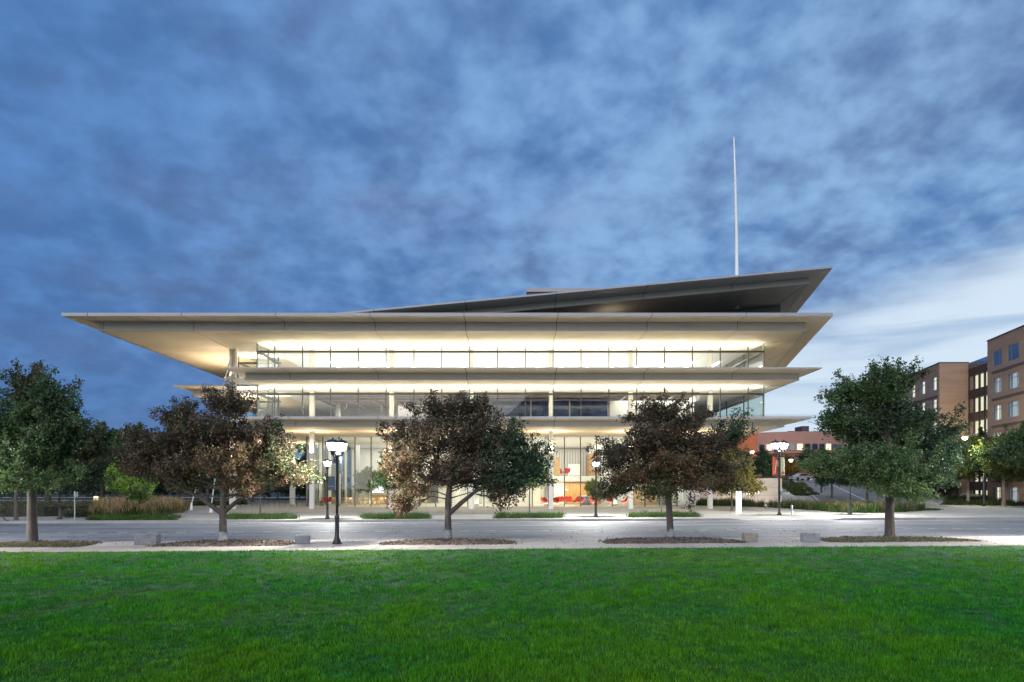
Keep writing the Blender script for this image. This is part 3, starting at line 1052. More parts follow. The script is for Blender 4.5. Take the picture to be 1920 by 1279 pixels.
# timber cladding in boards
for k in range(11):
    x = 5.9 + k * 0.62
    MB().box(x, x + 0.60, 77.0, 77.12, 0.016, 2.55).build('timber_board', 'wood', li)
MB().box(4.7, 5.86, 77.0, 77.1, 0.016, 2.55).build('white_door', 'white_wall', li)
for k in range(10):
    y = 75.1 + k * 1.15
    MB().box(9.45, 9.60, y, y + 1.13, 3.15, 6.0).build('timber_board', 'wood', li)
MB().box(4.6, 5.3, 75.4, 75.55, 3.15, 5.2).build('timber_board', 'wood_light', li)
MB().box(9.62, 15.6, 73.4, 73.6, 0.016, 6.85).build('white_core_wall', 'white_wall', li)
MB().box(9.62, 9.8, 73.6, 86, 6.0, 6.85).build('bulkhead', 'white_wall', li)
MB().box(12.7, 15.5, 73.2, 73.38, 0.016, 2.4).build('timber_screen', 'wood_light', li)
MB().box(4.62, 9.4, 86.2, 86.4, 3.15, 6.85).build('library_wall', 'grey_wall', li)
MB().box(6.5, 8.0, 79.0, 79.1, 3.3, 4.6).build('white_panel', 'white_paint', li)
for k in range(14):
    x = 4.8 + k * 0.33
    MB().box(x, x + 0.06, 84.0, 84.06, 3.16, 6.3).build('metal_screen_bar', 'duct', li)
for k in range(12):
    x = -9.0 + k * 1.05
    MB().box(x, x + 1.03, 83.4 + (k % 2) * 0.05, 83.5 + (k % 2) * 0.05, 0.02, 2.58).build('white_wall_panel', 'white_wall', li)
# pale hanging blinds on the west side of the lobby
for k in range(5):
    y = 70.0 + k * 3.6
    MB().box(lx0 + 0.5, lx0 + 0.56, y, y + 1.1, 0.05, 6.7).build('blind', 'curtain', li)
for k in range(10):
    x = lx0 + 0.3 + k * 2.4
    MB().box(x, x + 2.38, 86.6, 86.66, 3.2, 6.85).build('back_panel', 'white_wall', li)
    MB().box(x, x + 2.38, 86.6, 86.66, 0.05, 2.55).build('back_panel', 'white_wall', li)
# white stair stringer
mb = MB()
mb.hexa([(-12.6, 80, 0.02), (-11.0, 80, 0.02), (-11.0, 80.3, 0.02), (-12.6, 80.3, 0.02), (-9.6, 80, 4.2), (-8.6, 80, 4.2), (-8.6, 80.3, 4.2), (-9.6, 80.3, 4.2)])
mb.build('stair_side', 'white_wall', li)
MB().box(-13.8, -12.0, 78.5, 79.5, 0.02, 3.4).build('white_pier', 'white_wall', li)
for x in (-6.2, 1.5):
    MB().box(x, x + 0.5, 74.5, 75, 0.02, 6.88).build('white_pier', 'white_wall', li)
for k in range(3):
    MB().box(XLR - 0.1 + 0.16, 19.8, 72 + k * 5.0, 72.2 + k * 5.0, 0.02, 6.88).build('white_pier', 'white_wall', li)
light('lobby_light', 'AREA', B, (-2, 77, 6.8), 2300, WHITE, shape='RECTANGLE', size=34, size_y=17)
light('lobby_light', 'AREA', B, (7, 80, 2.5), 260, WARM, shape='RECTANGLE', size=5, size_y=5)
light('lobby_light', 'AREA', B, (7, 75.9, 2.45), 110, WARM, shape='RECTANGLE', size=5, size_y=1.2)
light('lobby_light', 'AREA', B, (0, 70.0, 0.2), 650, WHITE, shape='RECTANGLE', size=34, size_y=2, rot=(R(180), 0, 0))
# column uplights washing the ground-floor soffit
for k in range(-3, 3):
    x = 3.47 + k * BAY
    fx = MB().box(x - 0.13, x + 0.13, YC - 0.34, YC - 0.195, 4.6, 4.95).build('uplight_fixture', 'column', B)
    light('column_uplight', 'AREA', B, (x, YC - 0.30, 5.02), 75, WARM, shape='DISK', size=0.22, rot=(R(180), 0, 0))
    light('column_uplight', 'AREA', B, (x, YC + 0.30, 5.02), 75, WARM, shape='DISK', size=0.22, rot=(R(180), 0, 0))
light('column_uplight', 'AREA', B, (-24.75, 76.6, 4.6), 160, WARM, shape='DISK', size=0.25, rot=(R(180), 0, 0))
light('column_uplight', 'AREA', B, (-24.75, 60.2, 4.6), 120, WARM, shape='DISK', size=0.25, rot=(R(180), 0, 0))

# ================================================================== trees
def unit(a):
    return a / np.maximum(np.linalg.norm(a, axis=1, keepdims=True), 1e-9)


def leaves(pos, dirs, size, cols):
    """rhombic leaves with a fold; pos (n,3), dirs (n,3), size (n,), cols (n,3)"""
    n = len(pos)
    d = unit(dirs)
    r_ = unit(rng.normal(size=(n, 3)))
    side = unit(np.cross(d, r_))
    up = np.cross(side, d)
    s = size[:, None]
    w_ = s * 0.36
    v = np.empty((n, 4, 3))
    v[:, 0] = pos
    v[:, 1] = pos + d * s * 0.45 + side * w_ + up * s * 0.10
    v[:, 2] = pos + d * s - up * s * 0.06
    v[:, 3] = pos + d * s * 0.45 - side * w_ + up * s * 0.10
    f = np.arange(4 * n).reshape(n, 4)
    return v.reshape(-1, 3), f, np.repeat(cols, 4, axis=0)


def sprig_cloud(org, dr, length, per, size, pal, spread=0.16):
    """leafy shoots: org (n,3), dr (n,3), length (n,)"""
    n = len(org)
    t = rng.uniform(0.05, 1.0, (n, per))
    p = org[:, None, :] + dr[:, None, :] * (length[:, None] * t)[:, :, None]
    p += rng.normal(size=(n, per, 3)) * (spread * (1.15 - 0.75 * t) * 0.5)[:, :, None]
    dd = dr[:, None, :] * 0.5 + rng.normal(size=(n, per, 3)) * 0.75
    dd[:, :, 2] -= 0.25
    k = n * per
    pal = np.asarray(pal, float)
    which = rng.integers(0, len(pal), n)
    c = pal[which][:, None, :] * rng.uniform(0.6, 1.4, (n, per, 1)) * rng.uniform(0.9, 1.1, (n, per, 3))
    return leaves(p.reshape(k, 3), dd.reshape(k, 3), rng.uniform(0.65, 1.15, k) * size, c.reshape(k, 3))


PAL = {
    'maroon': [(0.129, 0.085, 0.056), (0.107, 0.067, 0.046), (0.152, 0.107, 0.067), (0.099, 0.085, 0.053), (0.084, 0.095, 0.053)],
    'bronze': [(0.180, 0.114, 0.060), (0.144, 0.106, 0.050), (0.216, 0.138, 0.072), (0.120, 0.120, 0.054), (0.162, 0.084, 0.050)],
    'olive': [(0.106, 0.115, 0.050), (0.081, 0.106, 0.045), (0.138, 0.112, 0.057)],
    'green': [(0.078, 0.140, 0.051), (0.066, 0.120, 0.045), (0.099, 0.158, 0.056), (0.086, 0.128, 0.060)],
    'green_light': [(0.132, 0.209, 0.075), (0.116, 0.194, 0.070), (0.155, 0.217, 0.093)],
    'dark_green': [(0.051, 0.092, 0.045), (0.062, 0.105, 0.048), (0.045, 0.077, 0.043)],
    'teal': [(0.044, 0.091, 0.052), (0.057, 0.104, 0.052)],
    'lime': [(0.210, 0.360, 0.045), (0.165, 0.300, 0.045), (0.240, 0.360, 0.075)],
    'yellow': [(0.22, 0.17, 0.035), (0.17, 0.15, 0.04), (0.12, 0.125, 0.04), (0.24, 0.19, 0.05)],
    'gold': [(0.32, 0.17, 0.03), (0.26, 0.15, 0.03), (0.20, 0.16, 0.04)],
    'lit_yellowgreen': [(0.10, 0.135, 0.03), (0.085, 0.12, 0.03), (0.13, 0.145, 0.04)],
    'indoor': [(0.17, 0.19, 0.06), (0.14, 0.17, 0.05)],
}


def build_tree(name, label, base, lobes, shoots, trunk_r, fork_h, limbs=None, group=None, leaf=0.10, dens=26.0, per=20,
               wrap=False, bark='bark', lean=(0, 0), sprig=(0.35, 0.75), fingers=4):
    """base: foot of the trunk. lobes: (centre, radii, palette). shoots: (tip, palette) leafy leaders that stick out."""
    base = Vector(base)
    T = thing(name, label, 'tree', base, 0.0, group)
    b0 = np.array(base)
    # wood
    cen = np.mean([l[0] for l in lobes], axis=0) - b0
    wood = MB()
    top = max(l[0][2] + 0.5 * l[1][2] for l in lobes) - base.z
    ax = [(0, 0, -0.05), (0.01, 0, 0.12), (lean[0] * 0.4, lean[1] * 0.4, fork_h * 0.5), (lean[0], lean[1], fork_h)]
    ctop = (cen[0] * 0.6 + lean[0] * 0.4, cen[1] * 0.6, top)
    ax += [tuple(Vector(ax[3]).lerp(Vector(ctop), 0.4) + Vector((0.06, 0, 0))), ctop]
    wood.tube(ax, [trunk_r * 1.75, trunk_r * 1.15, trunk_r, trunk_r * 0.92, trunk_r * 0.55, trunk_r * 0.10], 10)
    start = Vector(ax[3])
    lim = []
    for c_, r_, pal in lobes:
        c_ = Vector(np.array(c_) - b0)
        s0 = start.lerp(Vector(ctop), max(0.0, min(0.6, (c_.z - fork_h) / max(0.3, (top - fork_h)) * 0.55)))
        mid = s0.lerp(c_, 0.5) + Vector((0, 0, (0.16 if c_.z < fork_h + 0.7 else -0.08) * (c_ - s0).length)) + Vector(rng.normal(size=3) * 0.06)
        lk = 0.55 if c_.z < fork_h + 0.9 else 1.0
        wood.tube([s0, mid, c_], [trunk_r * 0.45 * lk, trunk_r * 0.28 * lk, trunk_r * 0.12], 6)
        lim.append((mid, c_, r_))
        for _ in range(7):
            e = c_ + Vector(rng.normal(size=3) * np.array(r_) * 0.55)
            a = mid.lerp(c_, random.uniform(0.1, 0.9))
            wood.tube([a, a.lerp(e, 0.5) + Vector(rng.normal(size=3) * 0.05), e], [trunk_r * 0.13, trunk_r * 0.08, 0.006], 5)
    for a in limbs or []:
        wood.tube([Vector(p) - base for p in a[0]], a[1], 8)
    # leaves
    V, Fc, C = [], [], []
    off = 0

    def put(res):
        nonlocal off
        v, f, c = res
        V.append(v)
        Fc.append(f + off)
        C.append(c)
        off += len(v)

    for c_, r_, pal in lobes:
        c_, r_ = np.array(c_) - b0, np.array(r_)
        area = 4 * math.pi * ((r_[0] * r_[1]) ** 1.6 + (r_[0] * r_[2]) ** 1.6 + (r_[1] * r_[2]) ** 1.6) ** (1 / 1.6) / 3 ** (1 / 1.6)
        n = max(8, int(area * dens))
        u = unit(rng.normal(size=(n, 3)))
        rad = rng.uniform(0.15, 1.0, n) ** 0.45
        # uneven shell: bulges and hollows
        ph = rng.uniform(0, 6.28, 6)
        bump = 1.0 + 0.14 * np.sin(3 * u[:, 0] + ph[0]) * np.sin(4 * u[:, 2] + ph[1]) + 0.12 * np.sin(6 * u[:, 1] + 5 * u[:, 0] + ph[2])
        keep = (np.sin(5.0 * u[:, 0] + ph[3]) * np.sin(5.5 * u[:, 2] + ph[4]) * np.sin(5.0 * u[:, 1] + ph[5])) < 0.34
        u, rad, bump = u[keep], rad[keep], bump[keep]
        n = len(u)
        org = c_ + u * r_ * (rad * bump)[:, None] * 0.80
        hub = np.array([lean[0], lean[1], fork_h])
        dr = unit(unit(org - hub) * 0.85 + u * 0.25 + np.array([0, 0, 0.22]) + rng.normal(size=(n, 3)) * 0.28)
        put(sprig_cloud(org, dr, rng.uniform(*sprig, n), per, leaf, PAL[pal]))
    extra = []
    for c_, r_, pal in lobes:                       # short leaders breaking the outline everywhere
        for _ in range(fingers):
            u = unit(rng.normal(size=(1, 3)) + np.array([[0, 0, 0.35]]))[0]
            e = np.array(c_) + u * np.array(r_) * 0.95
            ra = unit((e - b0 - np.array([lean[0], lean[1], fork_h]))[None])[0]
            e = e + (ra * 0.8 + u * 0.3 + np.array([0, 0, 0.25])) * rng.uniform(0.25, 0.62)
            extra.append((e, pal))
    for tipp, pal in list(shoots) + extra:
        tipp = np.array(tipp) - b0
        tipp = tipp + unit((tipp - np.array([lean[0], lean[1], fork_h]))[None])[0] * 0.10
        # leader rises from the nearest lobe
        src = min(lobes, key=lambda l: np.linalg.norm((np.array(l[0]) - b0) - tipp))
        c_ = np.array(src[0]) - b0 + (tipp - (np.array(src[0]) - b0)) * 0.25
        L = np.linalg.norm(tipp - c_)
        k = max(8, int(L * 21))
        t = rng.uniform(0.1, 1.0, k)
        bend = np.array([0, 0, 0.12 * L])
        org = c_ + (tipp - c_) * t[:, None] - bend * (t * (1 - t))[:, None]
        org += rng.normal(size=(k, 3)) * (0.075 * (1.2 - t))[:, None]
        dr = unit(np.tile((tipp - c_) / L, (k, 1)) * 0.6 + rng.normal(size=(k, 3)) * 0.6)
        put(sprig_cloud(org, dr, rng.uniform(0.12, 0.24, k), 11, leaf, PAL[pal], 0.14))
        wood.tube([Vector(c_), Vector((c_ + tipp) / 2 - bend * 0.25), Vector(tipp)], [0.02, 0.012, 0.004], 5)
    tr = wood.build('trunk', bark, T, smooth=True)
    if wrap:
        MB().tube([(0, 0, 0.06), (0.005, 0, 0.2), (0.01, 0, 0.37)], [trunk_r * 1.30, trunk_r * 1.17, trunk_r * 1.12], 12, cap=False).build('trunk_wrap', 'trunk_wrap', tr, smooth=True)
    np_mesh('crown', np.concatenate(V), np.concatenate(Fc), 'leaf', T, np.concatenate(C))
    return T


def px_lobes(Y, rows):
    """lobes measured on the photograph, given true size at the tree's distance and full depth"""
    out = []
    k = Y / F
    for px, py, rx, ry, pal, *dy in rows:
        d = dy[0] if dy else 0.0
        rx, ry = max(rx * k - 0.20, 0.25), max(ry * k - 0.30, 0.18)
        out.append(((gx_at(px, Y), Y + d, gz_at(py, Y)), (rx, rx * 0.6 + ry * 0.5, ry), pal))
    return out


def px_shoots(Y, rows):
    return [((gx_at(px, Y), Y + random.uniform(-0.9, 0.9), gz_at(py, Y)), pal) for px, py, pal in rows]


def row_at(px, v):
    """a place on the street-side row, v metres across the street"""
    X = v * (px - 960) / F / (1 - STREET * (px - 960) / F)
    return Vector((X, v + STREET * X, 0.03))


b = row_at(60, 24.25)
build_tree('maple_tree', 'full green maple on the near sidewalk at the left edge of the lawn', b,
           px_lobes(b.y, [(60, 860, 100, 55, 'green'), (20, 800, 80, 60, 'green'), (105, 815, 66, 62, 'green'), (45, 745, 42, 42, 'olive', 0.4),
                          (105, 760, 38, 40, 'green', -0.3), (75, 905, 80, 28, 'green_light', -0.5), (-40, 850, 70, 70, 'green'), (140, 855, 38, 45, 'olive', 0.3), (60, 800, 70, 60, 'dark_green', 0.8)]),
           px_shoots(b.y, [(50, 693, 'olive'), (30, 712, 'olive'), (105, 712, 'green'), (128, 716, 'olive'), (150, 752, 'green'), (172, 800, 'olive'), (180, 830, 'green'), (10, 708, 'green')]),
           0.155, 1.75, dens=22, leaf=0.092, per=25, sprig=(0.32, 0.70), fingers=10, bark='bark')
b = row_at(418, 24.0)
build_tree('maple_tree', 'spreading purple-brown maple with low forked trunk, left of the twin street lamp', b,
           px_lobes(b.y, [(300, 850, 70, 58, 'maroon'), (395, 815, 90, 50, 'maroon'), (480, 840, 62, 52, 'maroon', 0.4), (430, 775, 48, 30, 'maroon'),
                          (270, 880, 52, 38, 'maroon', 0.3), (350, 885, 62, 42, 'maroon', -0.3), (440, 880, 72, 45, 'bronze', -0.6), (515, 880, 52, 48, 'olive'),
                          (465, 918, 56, 26, 'bronze', -0.5), (355, 915, 44, 22, 'olive'), (340, 800, 40, 28, 'maroon'), (545, 905, 28, 28, 'olive', 0.2), (400, 850, 80, 50, 'maroon', 0.9)]),
           px_shoots(b.y, [(330, 750, 'maroon'), (282, 776, 'maroon'), (405, 738, 'maroon'), (390, 750, 'maroon'), (448, 748, 'maroon'), (372, 758, 'maroon'), (470, 765, 'maroon'),
                           (525, 792, 'dark_green'), (505, 800, 'dark_green'), (236, 850, 'maroon'), (230, 880, 'maroon'), (566, 868, 'olive'), (572, 900, 'bronze'), (310, 775, 'maroon'), (430, 740, 'maroon'), (548, 840, 'dark_green')]),
           0.125, 1.05, limbs=[(((row_at(418, 24.0) + Vector((0, 0, 0.95))), row_at(418, 24.0) + Vector((-0.75, -0.1, 1.55)), row_at(418, 24.0) + Vector((-1.5, -0.2, 1.9)), row_at(418, 24.0) + Vector((-2.2, 0, 2.3))), [0.095, 0.075, 0.055, 0.02]),
                              (((row_at(418, 24.0) + Vector((0, 0, 1.0))), row_at(418, 24.0) + Vector((0.45, 0.1, 1.4)), row_at(418, 24.0) + Vector((1.0, 0, 1.65)), row_at(418, 24.0) + Vector((1.7, 0, 2.0))), [0.09, 0.07, 0.05, 0.02])],
           wrap=True, dens=23, leaf=0.082, per=25, sprig=(0.30, 0.62), fingers=10)
b = row_at(840, 24.35)
build_tree('maple_tree', 'purple-brown maple in the middle of the row, dark green on its right side', b,
           px_lobes(b.y, [(800, 835, 62, 52, 'maroon'), (870, 825, 62, 58, 'maroon', 0.3), (945, 850, 58, 56, 'dark_green', 0.2), (835, 785, 44, 28, 'maroon'), (885, 780, 34, 28, 'maroon'),
                          (775, 885, 42, 32, 'bronze', -0.4), (850, 890, 58, 42, 'maroon', -0.3), (935, 905, 56, 38, 'dark_green', -0.2), (790, 925, 38, 24, 'bronze', -0.4),
                          (975, 880, 44, 42, 'teal', 0.3), (755, 835, 26, 26, 'maroon', 0.2), (775, 950, 20, 13, 'bronze', -0.3), (930, 935, 34, 18, 'maroon', -0.2), (870, 850, 70, 50, 'maroon', 0.8), (860, 905, 52, 32, 'maroon', 0.3), (900, 915, 46, 30, 'dark_green', 0.6), (820, 900, 46, 32, 'bronze', 0.5), (915, 838, 44, 42, 'maroon', 0.2), (918, 880, 42, 36, 'dark_green', 0.1), (785, 862, 44, 36, 'maroon', 0.2)]),
           px_shoots(b.y, [(812, 746, 'maroon'), (800, 765, 'maroon'), (890, 746, 'maroon'), (905, 752, 'maroon'), (935, 775, 'maroon'), (960, 786, 'dark_green'), (975, 792, 'dark_green'), (1012, 826, 'dark_green'),
                           (1032, 832, 'dark_green'), (735, 792, 'maroon'), (722, 800, 'maroon'), (740, 860, 'maroon'), (718, 848, 'maroon'), (755, 962, 'bronze'), (1035, 905, 'dark_green'), (1025, 868, 'teal'), (933, 955, 'maroon'), (860, 757, 'maroon'), (765, 770, 'maroon')]),
           0.118, 1.45, limbs=[(((row_at(840, 24.35) + Vector((0.05, 0, 0.95))), row_at(840, 24.35) + Vector((0.5, 0, 1.35)), row_at(840, 24.35) + Vector((1.0, 0, 1.75)), row_at(840, 24.35) + Vector((1.7, 0, 2.2))), [0.09, 0.08, 0.06, 0.02])],
           wrap=True, dens=23, leaf=0.082, per=25, sprig=(0.30, 0.62), fingers=10)
b = row_at(1257, 24.35)
build_tree('maple_tree', 'purple-brown maple with flat-topped crown, right of the building entrance', b,
           px_lobes(b.y, [(1235, 825, 76, 42, 'maroon'), (1175, 862, 52, 38, 'maroon', 0.2), (1310, 845, 62, 38, 'maroon'), (1245, 788, 44, 26, 'maroon'), (1290, 800, 46, 28, 'maroon', 0.3),
                          (1180, 905, 54, 28, 'bronze', -0.3), (1260, 880, 64, 34, 'bronze', -0.4), (1290, 910, 58, 28, 'bronze', -0.4), (1340, 880, 46, 32, 'maroon', 0.1), (1360, 830, 38, 24, 'dark_green', 0.3),
                          (1160, 925, 36, 18, 'olive', -0.2), (1240, 925, 50, 18, 'olive', -0.3), (1340, 915, 30, 22, 'olive'), (1250, 850, 74, 42, 'maroon', 0.8), (1220, 890, 60, 32, 'maroon', 0.5), (1300, 880, 60, 34, 'maroon', 0.5)]),
           px_shoots(b.y, [(1206, 746, 'maroon'), (1242, 744, 'maroon'), (1234, 750, 'maroon'), (1283, 758, 'maroon'), (1186, 765, 'maroon'), (1322, 776, 'maroon'), (1392, 766, 'dark_green'), (1380, 785, 'dark_green'),
                           (1405, 798, 'dark_green'), (1355, 790, 'dark_green'), (1178, 788, 'maroon'), (1134, 828, 'maroon'), (1118, 862, 'maroon'), (1115, 885, 'maroon'), (1113, 930, 'olive'), (1285, 952, 'maroon'), (1258, 768, 'maroon'), (1220, 768, 'maroon')]),
           0.115, 1.40, wrap=True, dens=23, leaf=0.082, per=25, sprig=(0.30, 0.62), fingers=10, lean=(-0.06, 0))
b = row_at(1668, 24.5)
build_tree('maple_tree', 'large green maple on the near sidewalk at the right side of the lawn', b,
           px_lobes(b.y, [(1650, 745, 72, 50, 'green'), (1595, 800, 66, 55, 'green', 0.2), (1690, 800, 82, 58, 'dark_green', 0.3), (1755, 850, 48, 58, 'teal', 0.4), (1640, 875, 90, 48, 'green', -0.4),
                          (1565, 880, 42, 34, 'green_light', -0.3), (1735, 895, 58, 36, 'dark_green'), (1670, 920, 62, 28, 'green_light', -0.5), (1600, 752, 42, 32, 'green'), (1690, 725, 40, 30, 'green', 0.3), (1610, 890, 52, 30, 'green_light', -0.6), (1670, 830, 80, 50, 'dark_green', 0.9)]),
           px_shoots(b.y, [(1640, 684, 'green'), (1622, 692, 'green'), (1660, 688, 'green'), (1690, 686, 'green'), (1575, 730, 'green'), (1535, 750, 'green'), (1532, 785, 'green'), (1548, 738, 'green'), (1712, 705, 'olive'),
                           (1790, 765, 'teal'), (1805, 800, 'teal'), (1815, 850, 'dark_green'), (1518, 840, 'green'), (1520, 870, 'green_light'), (1785, 905, 'dark_green')]),
           0.16, 1.65, dens=22, leaf=0.092, per=25, sprig=(0.32, 0.70), fingers=10)


# --- trees behind: a few kinds, each built once and copied
def generic_lobes(h, w_, pals, n=9):
    out = []
    for i in range(n):
        a = 2 * math.pi * i / n + rng.uniform(-0.3, 0.3)
        zz = h * rng.uniform(0.40, 0.85)
        k = 1.0 - 0.55 * max(0, (zz / h - 0.55) / 0.45)
        out.append(((math.cos(a) * w_ * 0.28 * k, math.sin(a) * w_ * 0.28 * k, zz), (w_ * 0.24 * k + 0.2, w_ * 0.24 * k + 0.2, h * 0.15), pals[i % len(pals)]))
    out.append(((0, 0, h * 0.84), (w_ * 0.18, w_ * 0.18, h * 0.13), pals[0]))
    out.append(((0, 0, h * 0.6), (w_ * 0.32, w_ * 0.32, h * 0.2), pals[0]))
    return out


def generic_shoots(h, w_, pals, n=9):
    out = []
    for i in range(n):
        a, r_ = rng.uniform(0, 6.28), rng.uniform(0.1, 0.45)
        out.append(((math.cos(a) * w_ * r_, math.sin(a) * w_ * r_, h * (1.0 - 0.5 * r_) + rng.uniform(-0.1, 0.1) * h * 0.3), pals[i % len(pals)]))
    return out


KINDS = {}


def far_tree(kind, label, x, y, h, rz, group, name='shade_tree', z=None):
    spec = {'dark': (7.0, 5.6, ['dark_green', 'dark_green', 'teal'], 'bark', 0.17, 7.5, 0.17),
            'green': (7.0, 5.4, ['green', 'dark_green', 'green'], 'bark', 0.15, 8, 0.16),
            'yellowgreen': (7.0, 5.2, ['lit_yellowgreen', 'green', 'lit_yellowgreen'], 'bark_pale', 0.14, 8, 0.16),
            'young': (3.6, 2.3, ['green', 'olive', 'green'], 'bark', 0.05, 22, 0.11),
            'young_lime': (3.4, 2.3, ['lime', 'green', 'lime'], 'bark', 0.05, 22, 0.11),
            'yellow': (4.0, 3.4, ['yellow', 'olive', 'yellow'], 'bark', 0.06, 20, 0.12),
            'gold': (6.0, 3.6, ['gold', 'yellow'], 'bark', 0.12, 8, 0.17),
            'indoor': (3.4, 2.6, ['indoor'], 'bark_pale', 0.04, 14, 0.12)}[kind]
    H, W, pals, bark, tr, dens, lf = spec
    z = ground_z(x, y) if z is None else z
    if kind not in KINDS:
        T = build_tree(name, label, (0, 0, 0), generic_lobes(H, W, pals), generic_shoots(H, W, pals), tr, H * (0.28 if H > 4 else 0.34),
                       group=group, dens=dens, leaf=lf, bark=bark, per=16, sprig=(0.3, 0.6) if H < 5 else (0.45, 0.95))
        KINDS[kind] = (T, H)
        T.location = (x, y, z)
    else:
        T = copy_tree(KINDS[kind][0])
        T.location = (x, y, z)
        tag(T, label, 'tree', group)
        T.name = name
    s = h / KINDS[kind][1]
    T.scale = (s * random.uniform(0.95, 1.05), s * random.uniform(0.95, 1.05), s)
    T.rotation_euler = (0, 0, rz)
    return T


GF = 'young trees in the far sidewalk planters'
for kind, px, py, h, lab in (('young', 488, 966, 3.5, 'young tree in the far planter strip just left of the small street lamp'),
                             ('young', 739, 968, 3.6, 'slim young tree in the far planter strip left of the middle maple'),
                             ('young', 993, 966, 3.9, 'young leafy tree in the far planter strip right of the middle maple'),
                             ('young', 1240, 966, 3.0, 'small young tree in the far planter strip behind the flat-topped maple'),
                             ('young_lime', 238, 970, 3.3, 'bright lime-green young tree beside the tan ornamental grass'),
                             ('yellow', 1372, 958, 4.7, 'yellow-green autumn tree behind the glowing white pylon')):
    p = on_ground(px, py)
    far_tree(kind, lab, p.x, p.y, h, random.uniform(0, 6), GF, 'young_tree')
GL = 'dark trees behind the hedge on the left'
left_rows = [(-44, 50, 6.2, 'dark'), (-38, 56, 6.8, 'dark'), (-52, 60, 7.4, 'dark'), (-45, 66, 7.4, 'dark'), (-38.5, 70, 8.0, 'green'), (-33, 74, 7.4, 'dark'),
             (-56, 74, 9, 'dark'), (-48, 80, 9.0, 'dark'), (-41, 84, 9.0, 'dark'), (-33.5, 88, 8.0, 'dark'), (-62, 88, 10, 'dark'), (-28.5, 97, 8.0, 'dark'), (-70, 70, 9.5, 'dark'), (-37, 97, 9, 'dark'), (-55, 96, 10, 'dark')]
ords = ['first', 'second', 'third', 'fourth', 'fifth', 'sixth', 'seventh', 'eighth', 'ninth', 'tenth', 'eleventh', 'twelfth', 'thirteenth', 'fourteenth', 'fifteenth', 'sixteenth', 'seventeenth', 'eighteenth']
for i, (x, y, h, kd) in enumerate(left_rows):
    far_tree(kd, 'dark leafy tree in the mass behind the hedge at far left', x, y, h, random.uniform(0, 6), GL)
far_tree('green', 'dark trunked tree standing right behind the leftmost maple', *(on_ground(30, 976).xy), 5.0, 1.0, None)
GR = 'trees in front of the stone-clad hotel'
right_rows = [(1731, 60, 6.2, 'green', 'tree with pale trunk in the small mulch ring, right of the large green maple'),
              (1703, 68, 6.4, 'dark', 'dark tree just behind the pale-trunked tree on the right'),
              (1626, 76, 6.0, 'dark', 'tree beside the cross street, behind the large green maple'),
              (1560, 84, 5.2, 'dark', 'small tree by the cross street left of the large green maple'),
              (1758, 84, 7.2, 'dark', 'tall dark tree under the lit corner of the hotel'),
              (1815, 76, 7.6, 'yellowgreen', 'yellow-green tree glowing beside the starry street light'),
              (1882, 68, 7.2, 'yellowgreen', 'olive-green tree with tan trunk at the right edge, in front of the hotel'),
              (1925, 62, 7.4, 'green', 'dark green tree cut off by the right edge of the picture'),
              (1845, 84, 8.2, 'dark', 'dark tree between the two yellow-green trees'),
              (1915, 76, 9.4, 'dark', 'tall dark tree against the hotel windows at far right'),
              (1790, 96, 8.4, 'dark', 'tree behind the starry street light, close to the hotel wall')]
for px, Y, h, kd, lab in right_rows:
    far_tree(kd, lab, gx_at(px, Y), Y, h, random.uniform(0, 6), GR)
GD = 'distant trees along the cross street'
for px, Y, h, kd, lab in ((1432, 108, 6.2, 'dark', 'round dark tree behind the concrete retaining wall'),
                          (1400, 118, 5.6, 'dark', 'dark tree beside the orange wall in the distance'),
                          (1478, 112, 5.2, 'gold', 'golden autumn tree behind the red and green banners'),
                          (1515, 150, 6.5, 'dark', 'distant dark tree at the end of the cross street'),
                          (1540, 96, 6.0, 'green', 'leafy tree beside the cross street, left of the large green maple'),
                          (1545, 135, 6.4, 'dark', 'distant tree on the right side of the cross street'),
                          (1590, 128, 7.0, 'dark', 'distant tree showing left of the large green maple'),
                          (1660, 118, 8.0, 'dark', 'distant tree hidden mostly behind the large green maple')):
    far_tree(kd, lab, gx_at(px, Y), Y, h, random.uniform(0, 6), GD)


# ================================================================== grasses
def blades(pts, h, w_, cols, lean=0.35, seg=False):
    """pts (n,3) feet, h (n,) heights: thin bent triangles (or two-segment blades)"""
    n = len(pts)
    a = rng.uniform(0, 2 * math.pi, n)
    side = np.stack([np.cos(a), np.sin(a), np.zeros(n)], 1) * (w_ * 0.5)[:, None]
    b2 = rng.uniform(0, 2 * math.pi, n)
    le = np.stack([np.cos(b2), np.sin(b2), np.zeros(n)], 1) * (h * rng.uniform(0.1, 1.0, n) * lean)[:, None]
    up = np.zeros((n, 3))
    up[:, 2] = h
    if not seg:
        v = np.stack([pts - side, pts + side, pts + up + le], 1)
        return v.reshape(-1, 3), np.arange(3 * n).reshape(n, 3), np.repeat(cols, 3, axis=0)
    mid = pts + up * 0.55 + le * 0.3
    v = np.stack([pts - side, pts + side, mid + side * 0.8, mid - side * 0.8, pts + up + le * 1.1], 1)
    i = np.arange(n)[:, None] * 5
    f = np.concatenate([i + np.array([[0, 1, 2]]), i + np.array([[0, 2, 3]]), i + np.array([[3, 2, 4]])])
    return v.reshape(-1, 3), f, np.repeat(cols, 5, axis=0)


